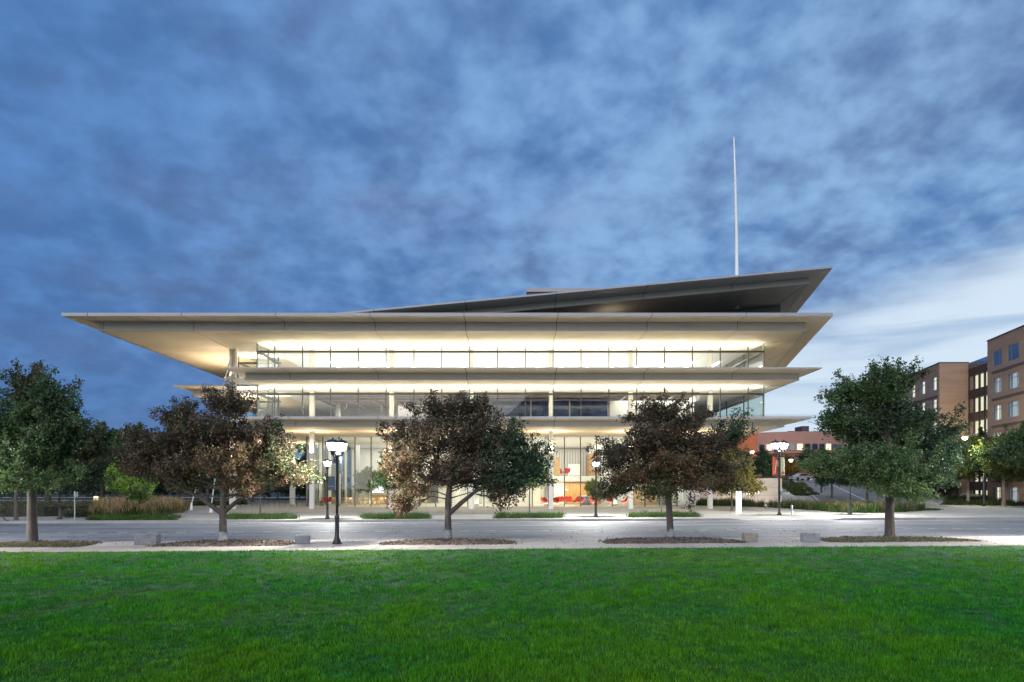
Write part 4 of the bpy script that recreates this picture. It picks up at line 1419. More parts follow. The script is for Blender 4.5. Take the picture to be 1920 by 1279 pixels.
# lawn blades: denser near the viewer
nt_, per_ = 92000, 9
Y = 5.0 * (LAWN_V + 2.0) / ((LAWN_V + 2.0) - rng.uniform(0, 1, nt_) * ((LAWN_V + 2.0) - 5.0))
X = rng.uniform(-1, 1, nt_) * (Y * 0.79 + 4.8)
tuft_tone = np.repeat(rng.lognormal(0, 0.34, nt_), per_)
tuft_h = np.repeat(rng.normal(size=nt_), per_)
tr_ = np.repeat(0.022 + 0.0022 * Y, per_)
X, Y = np.repeat(X, per_), np.repeat(Y, per_)
X, Y = X + rng.normal(size=len(X)) * tr_, Y + rng.normal(size=len(Y)) * tr_
n = len(X)
ok = (Y - STREET * X) < LAWN_V + rng.normal(size=n) * 0.025
X, Y, tuft_tone, tuft_h = X[ok], Y[ok], tuft_tone[ok], tuft_h[ok]
n = len(X)


def vnoise(x, y, sc, seed):
    r_ = np.random.default_rng(seed)
    tab = r_.uniform(-1, 1, (64, 64))
    u, w_ = x / sc, y / sc
    i, j = np.floor(u).astype(int), np.floor(w_).astype(int)
    fu, fw = u - i, w_ - j
    fu, fw = fu * fu * (3 - 2 * fu), fw * fw * (3 - 2 * fw)
    t = lambda a_, b_: tab[a_ % 64, b_ % 64]
    return (t(i, j) * (1 - fu) + t(i + 1, j) * fu) * (1 - fw) + (t(i, j + 1) * (1 - fu) + t(i + 1, j + 1) * fu) * fw


q = 0.5 * vnoise(X, Y, 2.6, 1) + 0.8 * vnoise(X, Y, 0.8, 2) + 0.9 * vnoise(X, Y, 0.30, 3) + 0.6 * vnoise(X, Y, 0.12, 4)
q2 = 0.9 * vnoise(X, Y, 4.5, 5) + 0.5 * vnoise(X, Y, 1.5, 6)
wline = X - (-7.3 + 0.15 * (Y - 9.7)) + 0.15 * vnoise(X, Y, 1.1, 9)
worn_shade = np.exp(-(wline / 0.30) ** 2) * np.clip((Y - 7.5) / 1.5, 0, 1) * np.clip((14.5 - Y) / 3.0, 0, 1) * 0.8     # brown worn track at left, its line also standing in for a cast shadow
hh = np.clip(0.044 + 0.018 * q + 0.012 * tuft_h + rng.normal(size=n) * 0.008, 0.014, 0.12) * (1 - 0.5 * worn_shade)
green = np.array([0.042, 0.215, 0.012])
yel = np.array([0.125, 0.250, 0.010])
blue = np.array([0.016, 0.140, 0.030])
straw = np.array([0.13, 0.115, 0.05])
f1 = np.clip(0.5 + 0.42 * q + rng.normal(size=n) * 0.22, 0, 1)[:, None]
cols = (blue * (1 - f1) + green * f1) * rng.uniform(0.75, 1.25, (n, 1))
f2 = np.clip(0.30 + 0.6 * q2 + rng.normal(size=n) * 0.2, 0, 1)[:, None] * 0.7
cols = cols * (1 - f2) + yel * f2 * rng.uniform(0.7, 1.3, (n, 1))
cols = np.clip(cols * 1.12 * tuft_tone[:, None], 0, 0.42)
st = np.clip(worn_shade * 0.8 * rng.uniform(0, 1, n) + (rng.uniform(0, 1, n) < 0.005) * 0.8, 0, 0.85)[:, None]
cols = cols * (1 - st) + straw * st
pts = np.stack([X, Y, np.zeros(n)], 1)
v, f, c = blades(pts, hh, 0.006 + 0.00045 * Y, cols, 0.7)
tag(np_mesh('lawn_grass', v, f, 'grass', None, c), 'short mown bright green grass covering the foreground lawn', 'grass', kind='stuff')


def poly_points(poly, n, margin=0.0):
    poly = np.asarray(poly, float)
    lo, hi = poly.min(0), poly.max(0)
    out = np.zeros((0, 2))
    while len(out) < n:
        p = rng.uniform(lo, hi, (n * 2, 2))
        ins = np.zeros(len(p), bool)
        j = len(poly) - 1
        for i in range(len(poly)):
            xi, yi, xj, yj = *poly[i], *poly[j]
            cr = ((yi > p[:, 1]) != (yj > p[:, 1])) & (p[:, 0] < (xj - xi) * (p[:, 1] - yi) / (yj - yi + 1e-12) + xi)
            ins ^= cr
            j = i
        out = np.concatenate([out, p[ins]])
    return out[:n]


def planting(name, label, cat, poly, n, h, w_, pal, lean=0.5, clump=None, soil=True, plume=None, kind='stuff', zf=None):
    """a bed of bladed plants on dark soil"""
    zf = zf or ground_z
    if clump:
        cpts = poly_points(poly, clump)
        idx = rng.integers(0, clump, n)
        p = cpts[idx] + rng.normal(size=(n, 2)) * 0.16
        hk = rng.uniform(0.6, 1.25, clump)[idx]
    else:
        p = poly_points(poly, n)
        hk = np.ones(n)
    z = np.array([zf(x, y) for x, y in p])
    pal = np.asarray(pal)
    ci = rng.integers(0, len(pal), n if not clump else clump)
    ci = ci[idx] if clump else ci
    cols = pal[ci] * rng.uniform(0.55, 1.4, (n, 1))
    hh = rng.uniform(h[0], h[1], n) * hk
    v, f, c = blades(np.column_stack([p, z]), hh, np.full(n, w_), cols, lean, seg=True)
    if plume is not None:
        m_ = int(n * plume[0])
        pi = rng.integers(0, n, m_)
        pp = np.column_stack([p[pi] + rng.normal(size=(m_, 2)) * 0.1, z[pi] + hh[pi] * 0.75])
        v2, f2, c2 = blades(pp, rng.uniform(0.25, 0.5, m_), np.full(m_, w_ * 1.6), np.asarray(plume[1]) * rng.uniform(0.6, 1.4, (m_, 1)), 0.5, seg=True)
        f = np.concatenate([f, f2 + len(v)])
        v, c = np.concatenate([v, v2]), np.concatenate([c, c2])
    o = tag(np_mesh(name, v, f, 'grass', None, c), label, cat, kind=kind)
    if soil:
        mb = MB()
        mb.add([(x, y, zf(x, y) + 0.02) for x, y in poly], [tuple(range(len(poly)))])
        tag(mb.build('planting_soil', 'soil'), kind='structure')
    return o


GRASS_G = [(0.055, 0.105, 0.03), (0.075, 0.12, 0.04), (0.045, 0.085, 0.028)]
GRASS_T = [(0.30, 0.215, 0.11), (0.24, 0.18, 0.09), (0.12, 0.13, 0.05)]
MEADOW = [(0.05, 0.085, 0.03), (0.07, 0.09, 0.035), (0.04, 0.065, 0.028), (0.10, 0.10, 0.05)]


def ground_poly(*pp):
    return [tuple(on_ground(px, py).xy) for px, py in pp]


labs = ['low green grass in the planter strip under the bright lime-green young tree', 'low green grass in the planter strip left of the small street lamp',
        'low green grass in the planter strip left of the middle maple trunk', 'low green grass in the planter strip right of the middle maple trunk',
        'low green grass in the planter strip behind the flat-topped maple trunk']
for lab, (xa, xb, ya) in zip(labs, ((165, 335, 976.0), (425, 553, 974.2), (677, 806, 973.8), (930, 1056, 972.4), (1178, 1309, 970.6))):
    poly = ground_poly((xa, ya), (xb, ya - 0.7), (xb - 4, ya - 6.2), (xa + 8, ya - 6.0))
    planting('planter_grass', lab, 'grass', poly, 5200, (0.12, 0.34), 0.018, GRASS_G, 0.7, clump=130)
poly = ground_poly((168, 968), (180, 972), (300, 969), (350, 958.5), (352, 955), (300, 950), (190, 955))
planting('ornamental_grass', 'tall tan feathery ornamental grass bed left of the tie rods', 'grass', poly, 15000, (0.45, 1.0), 0.022, GRASS_G + GRASS_T, 0.6, clump=240, plume=(0.45, (0.34, 0.25, 0.14)))
poly = ground_poly((350, 949), (430, 948), (470, 945), (350, 944))
planting('low_planting', 'dark low planting behind the tie rods at the left', 'plants', poly, 5000, (0.2, 0.6), 0.03, MEADOW, 0.6, clump=90)
poly = [tuple(on_ground(1372, 946.5).xy), tuple(on_ground(1440, 951).xy), tuple(on_ground(1520, 956.5).xy), tuple(on_ground(1580, 961.5).xy), tuple(on_ground(1640, 962).xy), tuple(on_ground(1705, 959.5).xy),
        (34.0, 56.5), (31.0, 61), (25.0, 66), (19.5, 71.5), (18.6, 74)]
planting('meadow_planting', 'wide bed of wild green meadow plants beside the banner lamp post', 'plants', poly, 42000, (0.25, 0.75), 0.03, MEADOW + GRASS_G, 0.7, clump=520, plume=(0.05, (0.16, 0.13, 0.08)))
poly = ground_poly((1700, 957), (1758, 957.5), (1760, 955.5), (1700, 955))
planting('planter_grass', 'small grassy ring round the pale trunk on the right', 'grass', poly, 1600, (0.08, 0.22), 0.02, MEADOW, 0.7, clump=40)
poly = [(gx_at(1760, 74), 74), (gx_at(1920, 70), 70), (gx_at(1960, 74), 74), (gx_at(1920, 84), 84), (gx_at(1780, 84), 84)]
planting('low_planting', 'dark ground cover beneath the trees in front of the hotel', 'plants', poly, 9000, (0.2, 0.6), 0.05, MEADOW, 0.7, clump=160)


planting('low_planting', 'dark green verge along the left side of the cross street', 'plants', [(37.5, 90), (40.5, 90), (54.5, 128), (49, 128)], 9000, (0.15, 0.4), 0.06, MEADOW, 0.7, clump=260)

# clipped hedges at the left
def hedge(name, label, poly, h, n, pal, core=0.86, lf=0.085):
    root = thing(name, label, 'hedge', (0, 0, 0))
    mb = MB()
    mb.prism(poly, 0.0, h * core)
    c = np.array(poly).mean(0)
    mb.v = [(c[0] + (x - c[0]) * 0.97, c[1] + (y - c[1]) * 0.9, z) for x, y, z in mb.v]
    mb.build('stems', 'soil', root)
    p = poly_points(poly, n)
    z = rng.uniform(0.05, 1.0, n) ** 0.6 * h * (1 + 0.07 * np.sin(p[:, 0] * 2.2) + 0.05 * np.sin(p[:, 0] * 5.3))
    org = np.column_stack([p, z])
    dr = unit(rng.normal(size=(n, 3)) + np.array([0, -0.3, 0.5]))
    v, f, c = sprig_cloud(org, dr, rng.uniform(0.12, 0.3, n) * lf / 0.085, 10, lf, PAL[pal], 0.14 * lf / 0.085)
    np_mesh('foliage', v, f, 'leaf', root, c)


hedge('clipped_hedge', 'long dark green clipped hedge behind the leftmost maple trunk', ground_poly((-60, 970.5), (75, 969.5), (182, 965.5), (182, 957), (-60, 958)), 0.75, 2600, 'olive')
hedge('low_hedge', 'low reddish-green hedge strip at the foot of the tan grass', ground_poly((118, 971), (176, 969), (176, 966.5), (122, 967.5)), 0.35, 500, 'olive')

hedge('boundary_thicket', 'tall dark thicket closing the view far behind the left trees', [(-105, 104), (-26, 104), (-26, 107), (-105, 107)], 5.2, 15000, 'dark_green', 0.05, 0.30)
hedge('boundary_thicket', 'low dark thicket under the trees beside the hotel', [(52, 88), (58, 88), (58, 90), (52, 90)], 2.4, 900, 'dark_green', 0.3, 0.16)
# mulch beds round the street trees
def mulch_bed(label, px, x_left, x_right, grassy=False):
    Tn = row_at(px, 24.2)
    xa, xb = row_at(x_left, 23.4).x, row_at(x_right, 23.4).x
    va, vb = 22.75, 24.95
    mb = MB()
    nu, nv_ = 40, 9
    vs = []
    for j in range(nv_ + 1):
        for i in range(nu + 1):
            u, w2 = i / nu, j / nv_
            inset = 0.9 * (1 - (1 - abs(2 * u - 1)) ** 0.5 if abs(2 * u - 1) > 0.0 else 0)
            x = xa + (xb - xa) * u
            v_ = va + (vb - va) * w2
            e = min(1, 4 * u, 4 * (1 - u)) * min(1, 3.0 * w2, 3.0 * (1 - w2))
            z = 0.014 + 0.045 * e * (2 - e) * 0.7 + 0.012 * e * math.sin(x * 9 + v_ * 5) + (0.05 * math.exp(-((x - Tn.x) ** 2 + (v_ + STREET * x - Tn.y) ** 2) / 0.12))
            taper = 1.0 - 0.55 * (abs(2 * u - 1) ** 5)
            v2 = va + (v_ - va) * taper if True else v_
            vs.append((x, v2 + STREET * x, z))
    fs = [(j * (nu + 1) + i, j * (nu + 1) + i + 1, (j + 1) * (nu + 1) + i + 1, (j + 1) * (nu + 1) + i) for j in range(nv_) for i in range(nu)]
    mb.add(vs, fs)
    tag(mb.build('mulch_bed', 'mulch', smooth=True), kind='structure')
    k = 2600
    vv = np.array(vs)[rng.integers(0, len(vs), k)] + rng.normal(size=(k, 3)) * np.array([0.09, 0.09, 0.006])
    cols = np.array([(0.16, 0.12, 0.09), (0.09, 0.07, 0.055), (0.24, 0.19, 0.14)])[rng.integers(0, 3, k)] * rng.uniform(0.6, 1.3, (k, 1))
    dd = rng.normal(size=(k, 3)) * np.array([1, 1, 0.25])
    v, f, c = leaves(vv, dd, rng.uniform(0.04, 0.10, k), cols)
    if grassy:
        kk = 3500
        pv = np.array(vs)[rng.integers(0, len(vs) // 2, kk)] + rng.normal(size=(kk, 3)) * np.array([0.15, 0.12, 0.0])
        v2, f2, c2 = blades(pv, rng.uniform(0.02, 0.07, kk), np.full(kk, 0.012), np.array([0.10, 0.115, 0.045]) * rng.uniform(0.6, 1.4, (kk, 1)), 0.8)
        np_g = np.column_stack([f2 + len(v), f2[:, 2] + len(v)])
        o2 = np_mesh('verge_grass', v2, f2, 'grass', None, c2)
        tag(o2, label.replace('bark mulch chips', 'thin grass growing in the mulch'), 'grass', kind='stuff')
    tag(np_mesh('mulch_chips', v, f, 'leaf', None, c), label, 'mulch', kind='stuff')


mulch_bed('bark mulch chips round the leftmost green maple', 60, -60, 165, True)
mulch_bed('bark mulch chips round the low-forked maple', 418, 300, 545)
mulch_bed('bark mulch chips round the middle maple', 840, 722, 962)
mulch_bed('bark mulch chips round the flat-topped maple', 1257, 1133, 1385)
mulch_bed('bark mulch chips round the large green maple on the right', 1668, 1545, 1812, True)

# ================================================================== street lamps
def glow_glass(name, color, strength, vis=0.55):
    m = bpy.data.materials.new(name)
    m.use_nodes = True
    t = m.node_tree
    t.nodes.clear()
    G = NG(t)
    e = G.n('ShaderNodeEmission')
    e.inputs[0].default_value = (*color, 1)
    e.inputs[1].default_value = strength
    tr = G.n('ShaderNodeBsdfTransparent')
    ad = G.n('ShaderNodeAddShader')
    G.link(e.outputs[0], ad.inputs[0])
    G.link(tr.outputs[0], ad.inputs[1])
    o = G.n('ShaderNodeOutputMaterial')
    G.link(ad.outputs[0], o.inputs[0])
    MATS[name] = m


glow_glass('bowl_glow', (0.90, 0.97, 1.0), 2.6)
glow_glass('bowl_glow_far', (1.0, 0.95, 0.84), 2.6)
glow_glass('lantern_glow', (1.0, 0.72, 0.36), 0.6)
COOL = (1.0, 0.985, 0.93)


def lamp_head(T, x, y, z, s=1.0, watts=300, color=COOL, glow='bowl_glow'):
    h = MB().lathe([(0.045, -0.10), (0.075, -0.06), (0.060, -0.02), (0.105, 0.02), (0.115, 0.055)], 14).build('head', 'dark_metal', T, (x, y, z), smooth=True)
    h.scale = (s, s, s)
    MB().lathe([(0.112, 0.06), (0.165, 0.16), (0.195, 0.27), (0.185, 0.31)], 18).build('bowl', glow, h, smooth=True)
    MB().lathe([(0.225, 0.305), (0.225, 0.325), (0.17, 0.385), (0.06, 0.425), (0.025, 0.43), (0.03, 0.47), (0.0, 0.50)], 18).build('cap', 'dark_metal', h, smooth=True)
    for k in range(8):
        a = k * math.pi / 4
        MB().tube([(0.118 * math.cos(a), 0.118 * math.sin(a), 0.05), (0.172 * math.cos(a), 0.172 * math.sin(a), 0.16), (0.203 * math.cos(a), 0.203 * math.sin(a), 0.30)], 0.008, 5).build('rib', 'dark_metal', h)
    if watts:
        light('bulb', 'POINT', h, (0, 0, 0.285), watts * 2.6, color, shadow_soft_size=0.05)
    return h


def street_lamp(label, p, h, heads, s=1.0, watts=300, group='street lamps', pole_r=0.038, glow='bowl_glow', color=COOL):
    T = thing('street_lamp', label, 'street lamp', p, 0, group)
    MB().lathe([(0.16, 0), (0.16, 0.05), (0.135, 0.09), (0.115, 0.14), (0.085, 0.20), (0.085, 0.24), (0.075, 0.26), (0.072, 0.86), (0.085, 0.88), (0.085, 0.93), (0.055, 0.98), (pole_r, 1.02)], 16).build('base', 'dark_metal', T, smooth=True)
    top = h - 0.50 * s
    MB().lathe([(pole_r, 1.0), (pole_r * 0.9, top - 0.18), (pole_r * 1.5, top - 0.14), (pole_r * 1.5, top - 0.09), (pole_r * 0.9, top - 0.06), (pole_r * 0.8, top)], 14).build('pole', 'dark_metal', T, smooth=True)
    if len(heads) == 1:
        lamp_head(T, 0, 0, top, s, watts, color, glow)
    else:
        for (hx, hy) in heads:
            MB().tube([(0, 0, top - 0.12), (hx * 0.6, hy * 0.6, top - 0.20), (hx, hy, top - 0.09)], 0.022, 7).build('arm', 'dark_metal', T, smooth=True)
            lamp_head(T, hx, hy, top, s, watts, color, glow)
    return T


NEAR = on_ground(632, 1020)
T = street_lamp('dark twin-headed street lamp with a blue sign, at the edge of the lawn', NEAR, 3.58, [(-0.10, -0.17), (0.10, 0.17)], 1.0, 250, pole_r=0.045)
sg = MB().box(-0.30, -0.06, -0.02, 0.02, 1.80, 2.27).build('sign_box', 'sign_blue', T)
MB().box(-0.29, -0.09, -0.026, -0.022, 1.935, 1.945).build('sign_rule', 'sign_print', sg)
for z in (1.84, 2.23):
    MB().box(-0.07, 0.0, -0.012, 0.012, z - 0.012, z + 0.012).build('bracket', 'dark_metal', sg)
sg = MB().box(0.065, 0.165, -0.015, 0.015, 2.36, 2.92).build('sign_plate', 'sign_grey', T)
for z, w_ in ((2.5, 0.05), (2.6, 0.035), (2.72, 0.05)):
    MB().box(0.09, 0.09 + w_, -0.019, -0.016, z, z + 0.02).build('sign_mark', 'sign_print', sg)
MB().box(-0.13, -0.03, -0.05, 0.03, 2.72, 2.86).build('sensor_box', 'dark_metal', T)
street_lamp('slim single-headed street lamp across the road, left of the twin lamp', on_ground(614, 973), 3.68, [(0, 0)], 1.15, 700, 'small lamps on the far sidewalk')
street_lamp('slim single-headed street lamp across the road, in front of the red lobby chairs', on_ground(1117, 969), 3.75, [(0, 0)], 1.15, 1100, 'small lamps on the far sidewalk')
street_lamp('slim street lamp across the road, half hidden by the large green maple', on_ground(1594, 965), 3.75, [(0, 0)], 1.15, 700, 'small lamps on the far sidewalk')
street_lamp('dark lamp post across the road behind the leftmost maple', on_ground(112, 974), 3.7, [(0, 0)], 1.15, 0, 'small lamps on the far sidewalk', glow='glass_lamp')
for sx, lab in ((-1, 'twin-headed lamp of the lawn-side row, just beyond the left edge of the picture'), (1, 'twin-headed lamp of the lawn-side row, just beyond the right edge of the picture')):
    X_ = 21.0 * sx
    street_lamp(lab, Vector((X_, 22.55 + STREET * X_, 0.0)), 3.58, [(-0.10, -0.17), (0.10, 0.17)], 1.0, 480, pole_r=0.045)
T = street_lamp('tall twin-headed street lamp carrying a red and a green banner', on_ground(1461, 966), 5.2, [(-0.30, -0.1), (0.36, 0.12)], 1.5, 280, pole_r=0.075)
for sx, m_, nm in ((-1, 'banner_red', 'red banner with pale lettering'), (1, 'banner_green', 'pale green banner with a red mark')):
    mb = MB()
    x0, x1 = sx * 0.10, sx * (0.46 if sx < 0 else 0.38)
    nz = 8
    vs = []
    for j in range(nz + 1):
        z = 2.72 + 1.26 * j / nz
        o_ = 0.025 * math.sin(j * 0.9)
        vs += [(x0, o_ * 0.3, z), (x1, o_, z)]
    mb.add(vs, [(2 * j, 2 * j + 1, 2 * j + 3, 2 * j + 2) for j in range(nz)])
    bn = mb.build('banner', m_, T, smooth=True)
    bn['label'] = nm
    sol = bn.modifiers.new('thick', 'SOLIDIFY')
    sol.thickness = 0.008
    for z in (2.70, 4.0):
        MB().tube([(0, 0, z), (x1, 0, z)], 0.014, 6).build('banner_arm', 'dark_metal', bn)
    if sx < 0:
        for k in range(9):     # slanting line of pale lettering
            z = 2.86 + k * 0.105
            MB().box(-0.33 + k * 0.012, -0.27 + k * 0.012, -0.045, -0.035, z, z + 0.06).build('letter', 'banner_print', bn)
    else:
        MB().lathe([(0.0, 0), (0.10, 0.0), (0.10, 0.008), (0, 0.009)], 14).build('mark', 'banner_red', bn, (0.25, -0.035, 2.9)).rotation_euler = (R(90), 0, 0)
MB().box(0.06, 0.2, -0.1, 0.06, 1.35, 1.62).build('control_box', 'sign_grey', T)
street_lamp('distant slim street lamp beside the golden tree', Vector((gx_at(1483, 100), 100, ground_z(40, 100))), 5.0, [(0, 0)], 1.5, 300, 'distant street lamps', glow='bowl_glow_far', color=(1, 0.9, 0.72))
street_lamp('distant street lamp shining in front of the orange wall', Vector((gx_at(1410, 125), 125, ground_z(40, 125))), 6.4, [(0, 0)], 2.0, 900, 'distant street lamps', glow='bowl_glow_far', color=(1, 0.72, 0.45))
street_lamp('far street lamp at the end of the cross street', Vector((gx_at(1503, 165), 165, ground_z(60, 165))), 3.2, [(0, 0)], 2.2, 200, 'distant street lamps', glow='bowl_glow_far', color=(1, 0.9, 0.72))
street_lamp('far street lamp low behind the round dark tree', Vector((gx_at(1520, 150), 150, ground_z(60, 150))), 3.2, [(0, 0)], 1.8, 200, 'distant street lamps', glow='bowl_glow_far', color=(1, 0.9, 0.72))

# tall road light among the trees at the right
T = thing('road_light', 'tall road light with bracket arm shining between trees below the hotel', 'street light', (gx_at(1845, 70), 70, 0))
MB().lathe([(0.16, 0), (0.15, 0.3), (0.10, 0.4), (0.06, 7.2)], 12).build('pole', 'dark_metal', T, smooth=True)
MB().tube([(0, 0, 6.9), (-1.0, -0.3, 7.2), (-2.1, -0.5, 7.15)], 0.035, 8).build('arm', 'dark_metal', T)
hd = MB().box(-2.55, -2.05, -0.65, -0.35, 7.03, 7.15).build('head', 'grey_metal', T)
MB().lathe([(0.0, 6.71), (0.20, 6.79), (0.27, 7.025)], 12, (-2.3, -0.5, 0)).build('lens', 'bowl_glow_far', hd)
light('bulb', 'POINT', hd, (-2.3, -0.5, 6.66), 900, (1.0, 0.93, 0.70), shadow_soft_size=0.06)

# ================================================================== small street things
def rough_block(name, label, px, py, w_, d_, h_, rz, m_, taper=0.0):
    me = bpy.data.meshes.new(name)
    import bmesh
    bm = bmesh.new()
    bmesh.ops.create_cube(bm, size=1.0)
    for v in bm.verts:
        k = 1 + taper * (v.co.z)
        v.co = Vector((v.co.x * w_ * k, v.co.y * d_, (v.co.z + 0.5) * h_))
    bmesh.ops.bevel(bm, geom=bm.edges[:], offset=0.018, segments=2, affect='EDGES')
    bmesh.ops.subdivide_edges(bm, edges=[e for e in bm.edges if e.calc_length() > 0.15], cuts=5, use_grid_fill=True)
    for v in bm.verts:
        v.co += Vector(rng.normal(size=3) * 0.0045)
    bm.to_mesh(me)
    bm.free()
    me.materials.append(MATS[m_])
    p = on_ground(px, py)
    o = link(name, me, None, (p.x, p.y, 0.004))
    o.rotation_euler = (0, 0, rz)
    return tag(o, label, 'stone block', 'stone blocks on the near sidewalk')


rough_block('stone_block', 'wide grey stone block on the sidewalk right of the leftmost maple', 277, 1021, 0.70, 0.48, 0.33, R(12), 'stone_block_grey')
rough_block('stone_block', 'pale short stone block on the sidewalk left of the twin lamp', 567, 1019.5, 0.46, 0.46, 0.29, R(24), 'stone_block_grey')
rough_block('stone_block', 'tan stone block with flared top on the right of the sidewalk', 1406, 1016, 0.45, 0.42, 0.30, R(-6), 'stone_block', 0.10)
rough_block('stone_block', 'bluish stained stone block nearest the large green maple', 1519, 1016.5, 0.58, 0.45, 0.31, R(-16), 'stone_block_grey')

p = on_ground(1385, 963)
T = thing('sign_pylon', 'glowing white lit sign pylon standing at the plaza edge', 'sign', p)
MB().box(-0.165, 0.165, -0.12, 0.12, 0.0, 0.03).build('foot', 'grey_metal', T)
MB().box(-0.155, 0.155, -0.10, 0.10, 0.03, 1.62).build('light_box', 'pylon_glow', T)
for x, z, w_, h_ in ((-0.07, 1.17, 0.03, 0.20), (-0.03, 1.31, 0.05, 0.03), (-0.03, 1.20, 0.05, 0.03), (0.04, 1.12, 0.07, 0.03)):
    MB().box(x, x + w_, -0.106, -0.102, z, z + h_).build('mark', 'dark_metal', T)

p = on_ground(1485, 966)
T = thing('bollard', 'short steel bollard right of the banner lamp post', 'bollard', p)
MB().lathe([(0.085, 0), (0.085, 0.02), (0.065, 0.03), (0.065, 0.60)], 14).build('post', 'grey_metal', T, smooth=True)
MB().lathe([(0.07, 0.60), (0.07, 0.66), (0.05, 0.69), (0, 0.70)], 14).build('cap', 'steel', T, smooth=True)
T = thing('sign_post', 'thin grey metal sign post on the far sidewalk left of the lime-green tree', 'post', on_ground(140, 975.5))
MB().lathe([(0.03, 0), (0.03, 1.68), (0.0, 1.70)], 10).build('post', 'grey_metal', T)
MB().box(-0.012, 0.012, -0.05, 0.30, 1.35, 1.65).build('sign', 'grey_metal', T)
o = MB().tube([on_ground(-12, 977) + Vector((0, 0, 0.0)), on_ground(-12, 977) + Vector((0.02, 0, 0.30)), on_ground(-4, 977) + Vector((0, 0, 0.36)), on_ground(5, 977) + Vector((0, 0, 0.24)), on_ground(10, 977) + Vector((0, 0, 0.06)), on_ground(18, 977) + Vector((0, 0, 0.0))], 0.035, 8).build('bike_rack', 'dark_metal', smooth=True)
tag(o, 'low bent black pipe rack on the far sidewalk at the left edge', 'rack')

# garden lights at the foot of the retaining wall
for px, lab in ((1403, 'round garden light left in the pair by the concrete wall'), (1420, 'round garden light right in the pair by the concrete wall')):
    T = thing('garden_light', lab, 'garden light', (gx_at(px, 73), 73, 0), 0, 'garden lights by the concrete wall')
    MB().lathe([(0.05, 0), (0.03, 0.06), (0.03, 1.15)], 10).build('stem', 'grey_metal', T)
    MB().lathe([(0.0, 1.12), (0.16, 1.2), (0.2, 1.33), (0.16, 1.46), (0, 1.54)], 12).build('globe', 'bowl_glow_far', T, smooth=True)
    light('bulb', 'POINT', T, (0, -0.0, 1.33), 150, WARM, shadow_soft_size=0.1)

# concrete retaining wall of cast panels
T = thing('retaining_wall', 'board-marked concrete wall behind the meadow bed at right', 'wall')
for k in range(7):
    x = 15.6 + k * 2.18
    MB().box(x, x + 2.16, 78 + 0.03 * (k % 2), 78.3, -0.1, 2.95 - 0.01 * (k % 3)).build('concrete_panel', 'concrete_wall', T)
MB().box(26.4, 27.3, 77.93, 77.99, 0.4, 2.5).build('steel_door', 'grey_wall', T)
for z in (1.0, 1.9):
    MB().box(15.6, 30.8, 77.985, 77.998, z, z + 0.02).build('joint_strip', 'kerb', T)

# low things at the left: walk edge wall, fence and far light
T = thing('low_fence', 'dark metal fence behind the hedge on the left', 'fence')
for k in range(21):
    x = -52 + k * 1.1
    MB().box(x - 0.03, x + 0.03, 60, 60.06, 0, 0.95).build('post', 'dark_metal', T)
for z in (0.35, 0.65, 0.92):
    MB().box(-52, -30, 60.01, 60.05, z - 0.025, z + 0.025).build('rail', 'dark_metal', T)
T = thing('low_wall', 'pale stone seat wall beyond the hedge at the left', 'wall')
for k in range(9):
    MB().box(-47 + k * 2.0, -45.03 + k * 2.0, 57, 57.5, 0, 0.55).build('stone_panel', 'paving', T)
T = thing('garden_lantern', 'small warm lantern glowing behind the lime-green tree', 'lantern', (gx_at(180, 66), 66, 0))
MB().lathe([(0.09, 0), (0.05, 0.08), (0.04, 0.55)], 10).build('stem', 'dark_metal', T)
MB().lathe([(0.10, 0.55), (0.20, 0.75), (0.20, 1.0), (0.12, 1.05)], 12).build('globe', 'lantern_glow', T, smooth=True)
MB().lathe([(0.25, 1.05), (0.12, 1.18), (0, 1.22)], 12).build('cap', 'dark_metal', T)
light('bulb', 'POINT', T, (0, 0, 0.85), 60, (1.0, 0.80, 0.45), shadow_soft_size=0.08)
T = thing('street_sign_light', 'green traffic signal seen beyond the left end of the building', 'traffic light', (gx_at(561, 110), 110, 0))
MB().lathe([(0.12, 0), (0.08, 0.4), (0.07, 5.6)], 8).build('pole', 'dark_metal', T)
hd = MB().box(-0.2, 0.2, -0.35, -0.08, 5.4, 6.7).build('signal_head', 'dark_metal', T)
MB().lathe([(0, -0.02), (0.17, 0.0), (0.17, 0.02), (0, 0.03)], 10).build('lens', 'green_signal', hd, (0, -0.37, 6.4)).rotation_euler = (R(90), 0, 0)

# outdoor railing by the lobby corner
T = thing('metal_railing', 'thin dark metal railing at the left corner of the lobby', 'railing')
for k in range(13):
    x = -27.2 + k * 0.55
    MB().box(x - 0.015, x + 0.015, 67.0, 67.03, 0, 0.8).build('baluster', 'dark_metal', T)
MB().box(-27.3, -20.5, 66.99, 67.04, 0.8, 0.84).build('handrail', 'dark_metal', T)

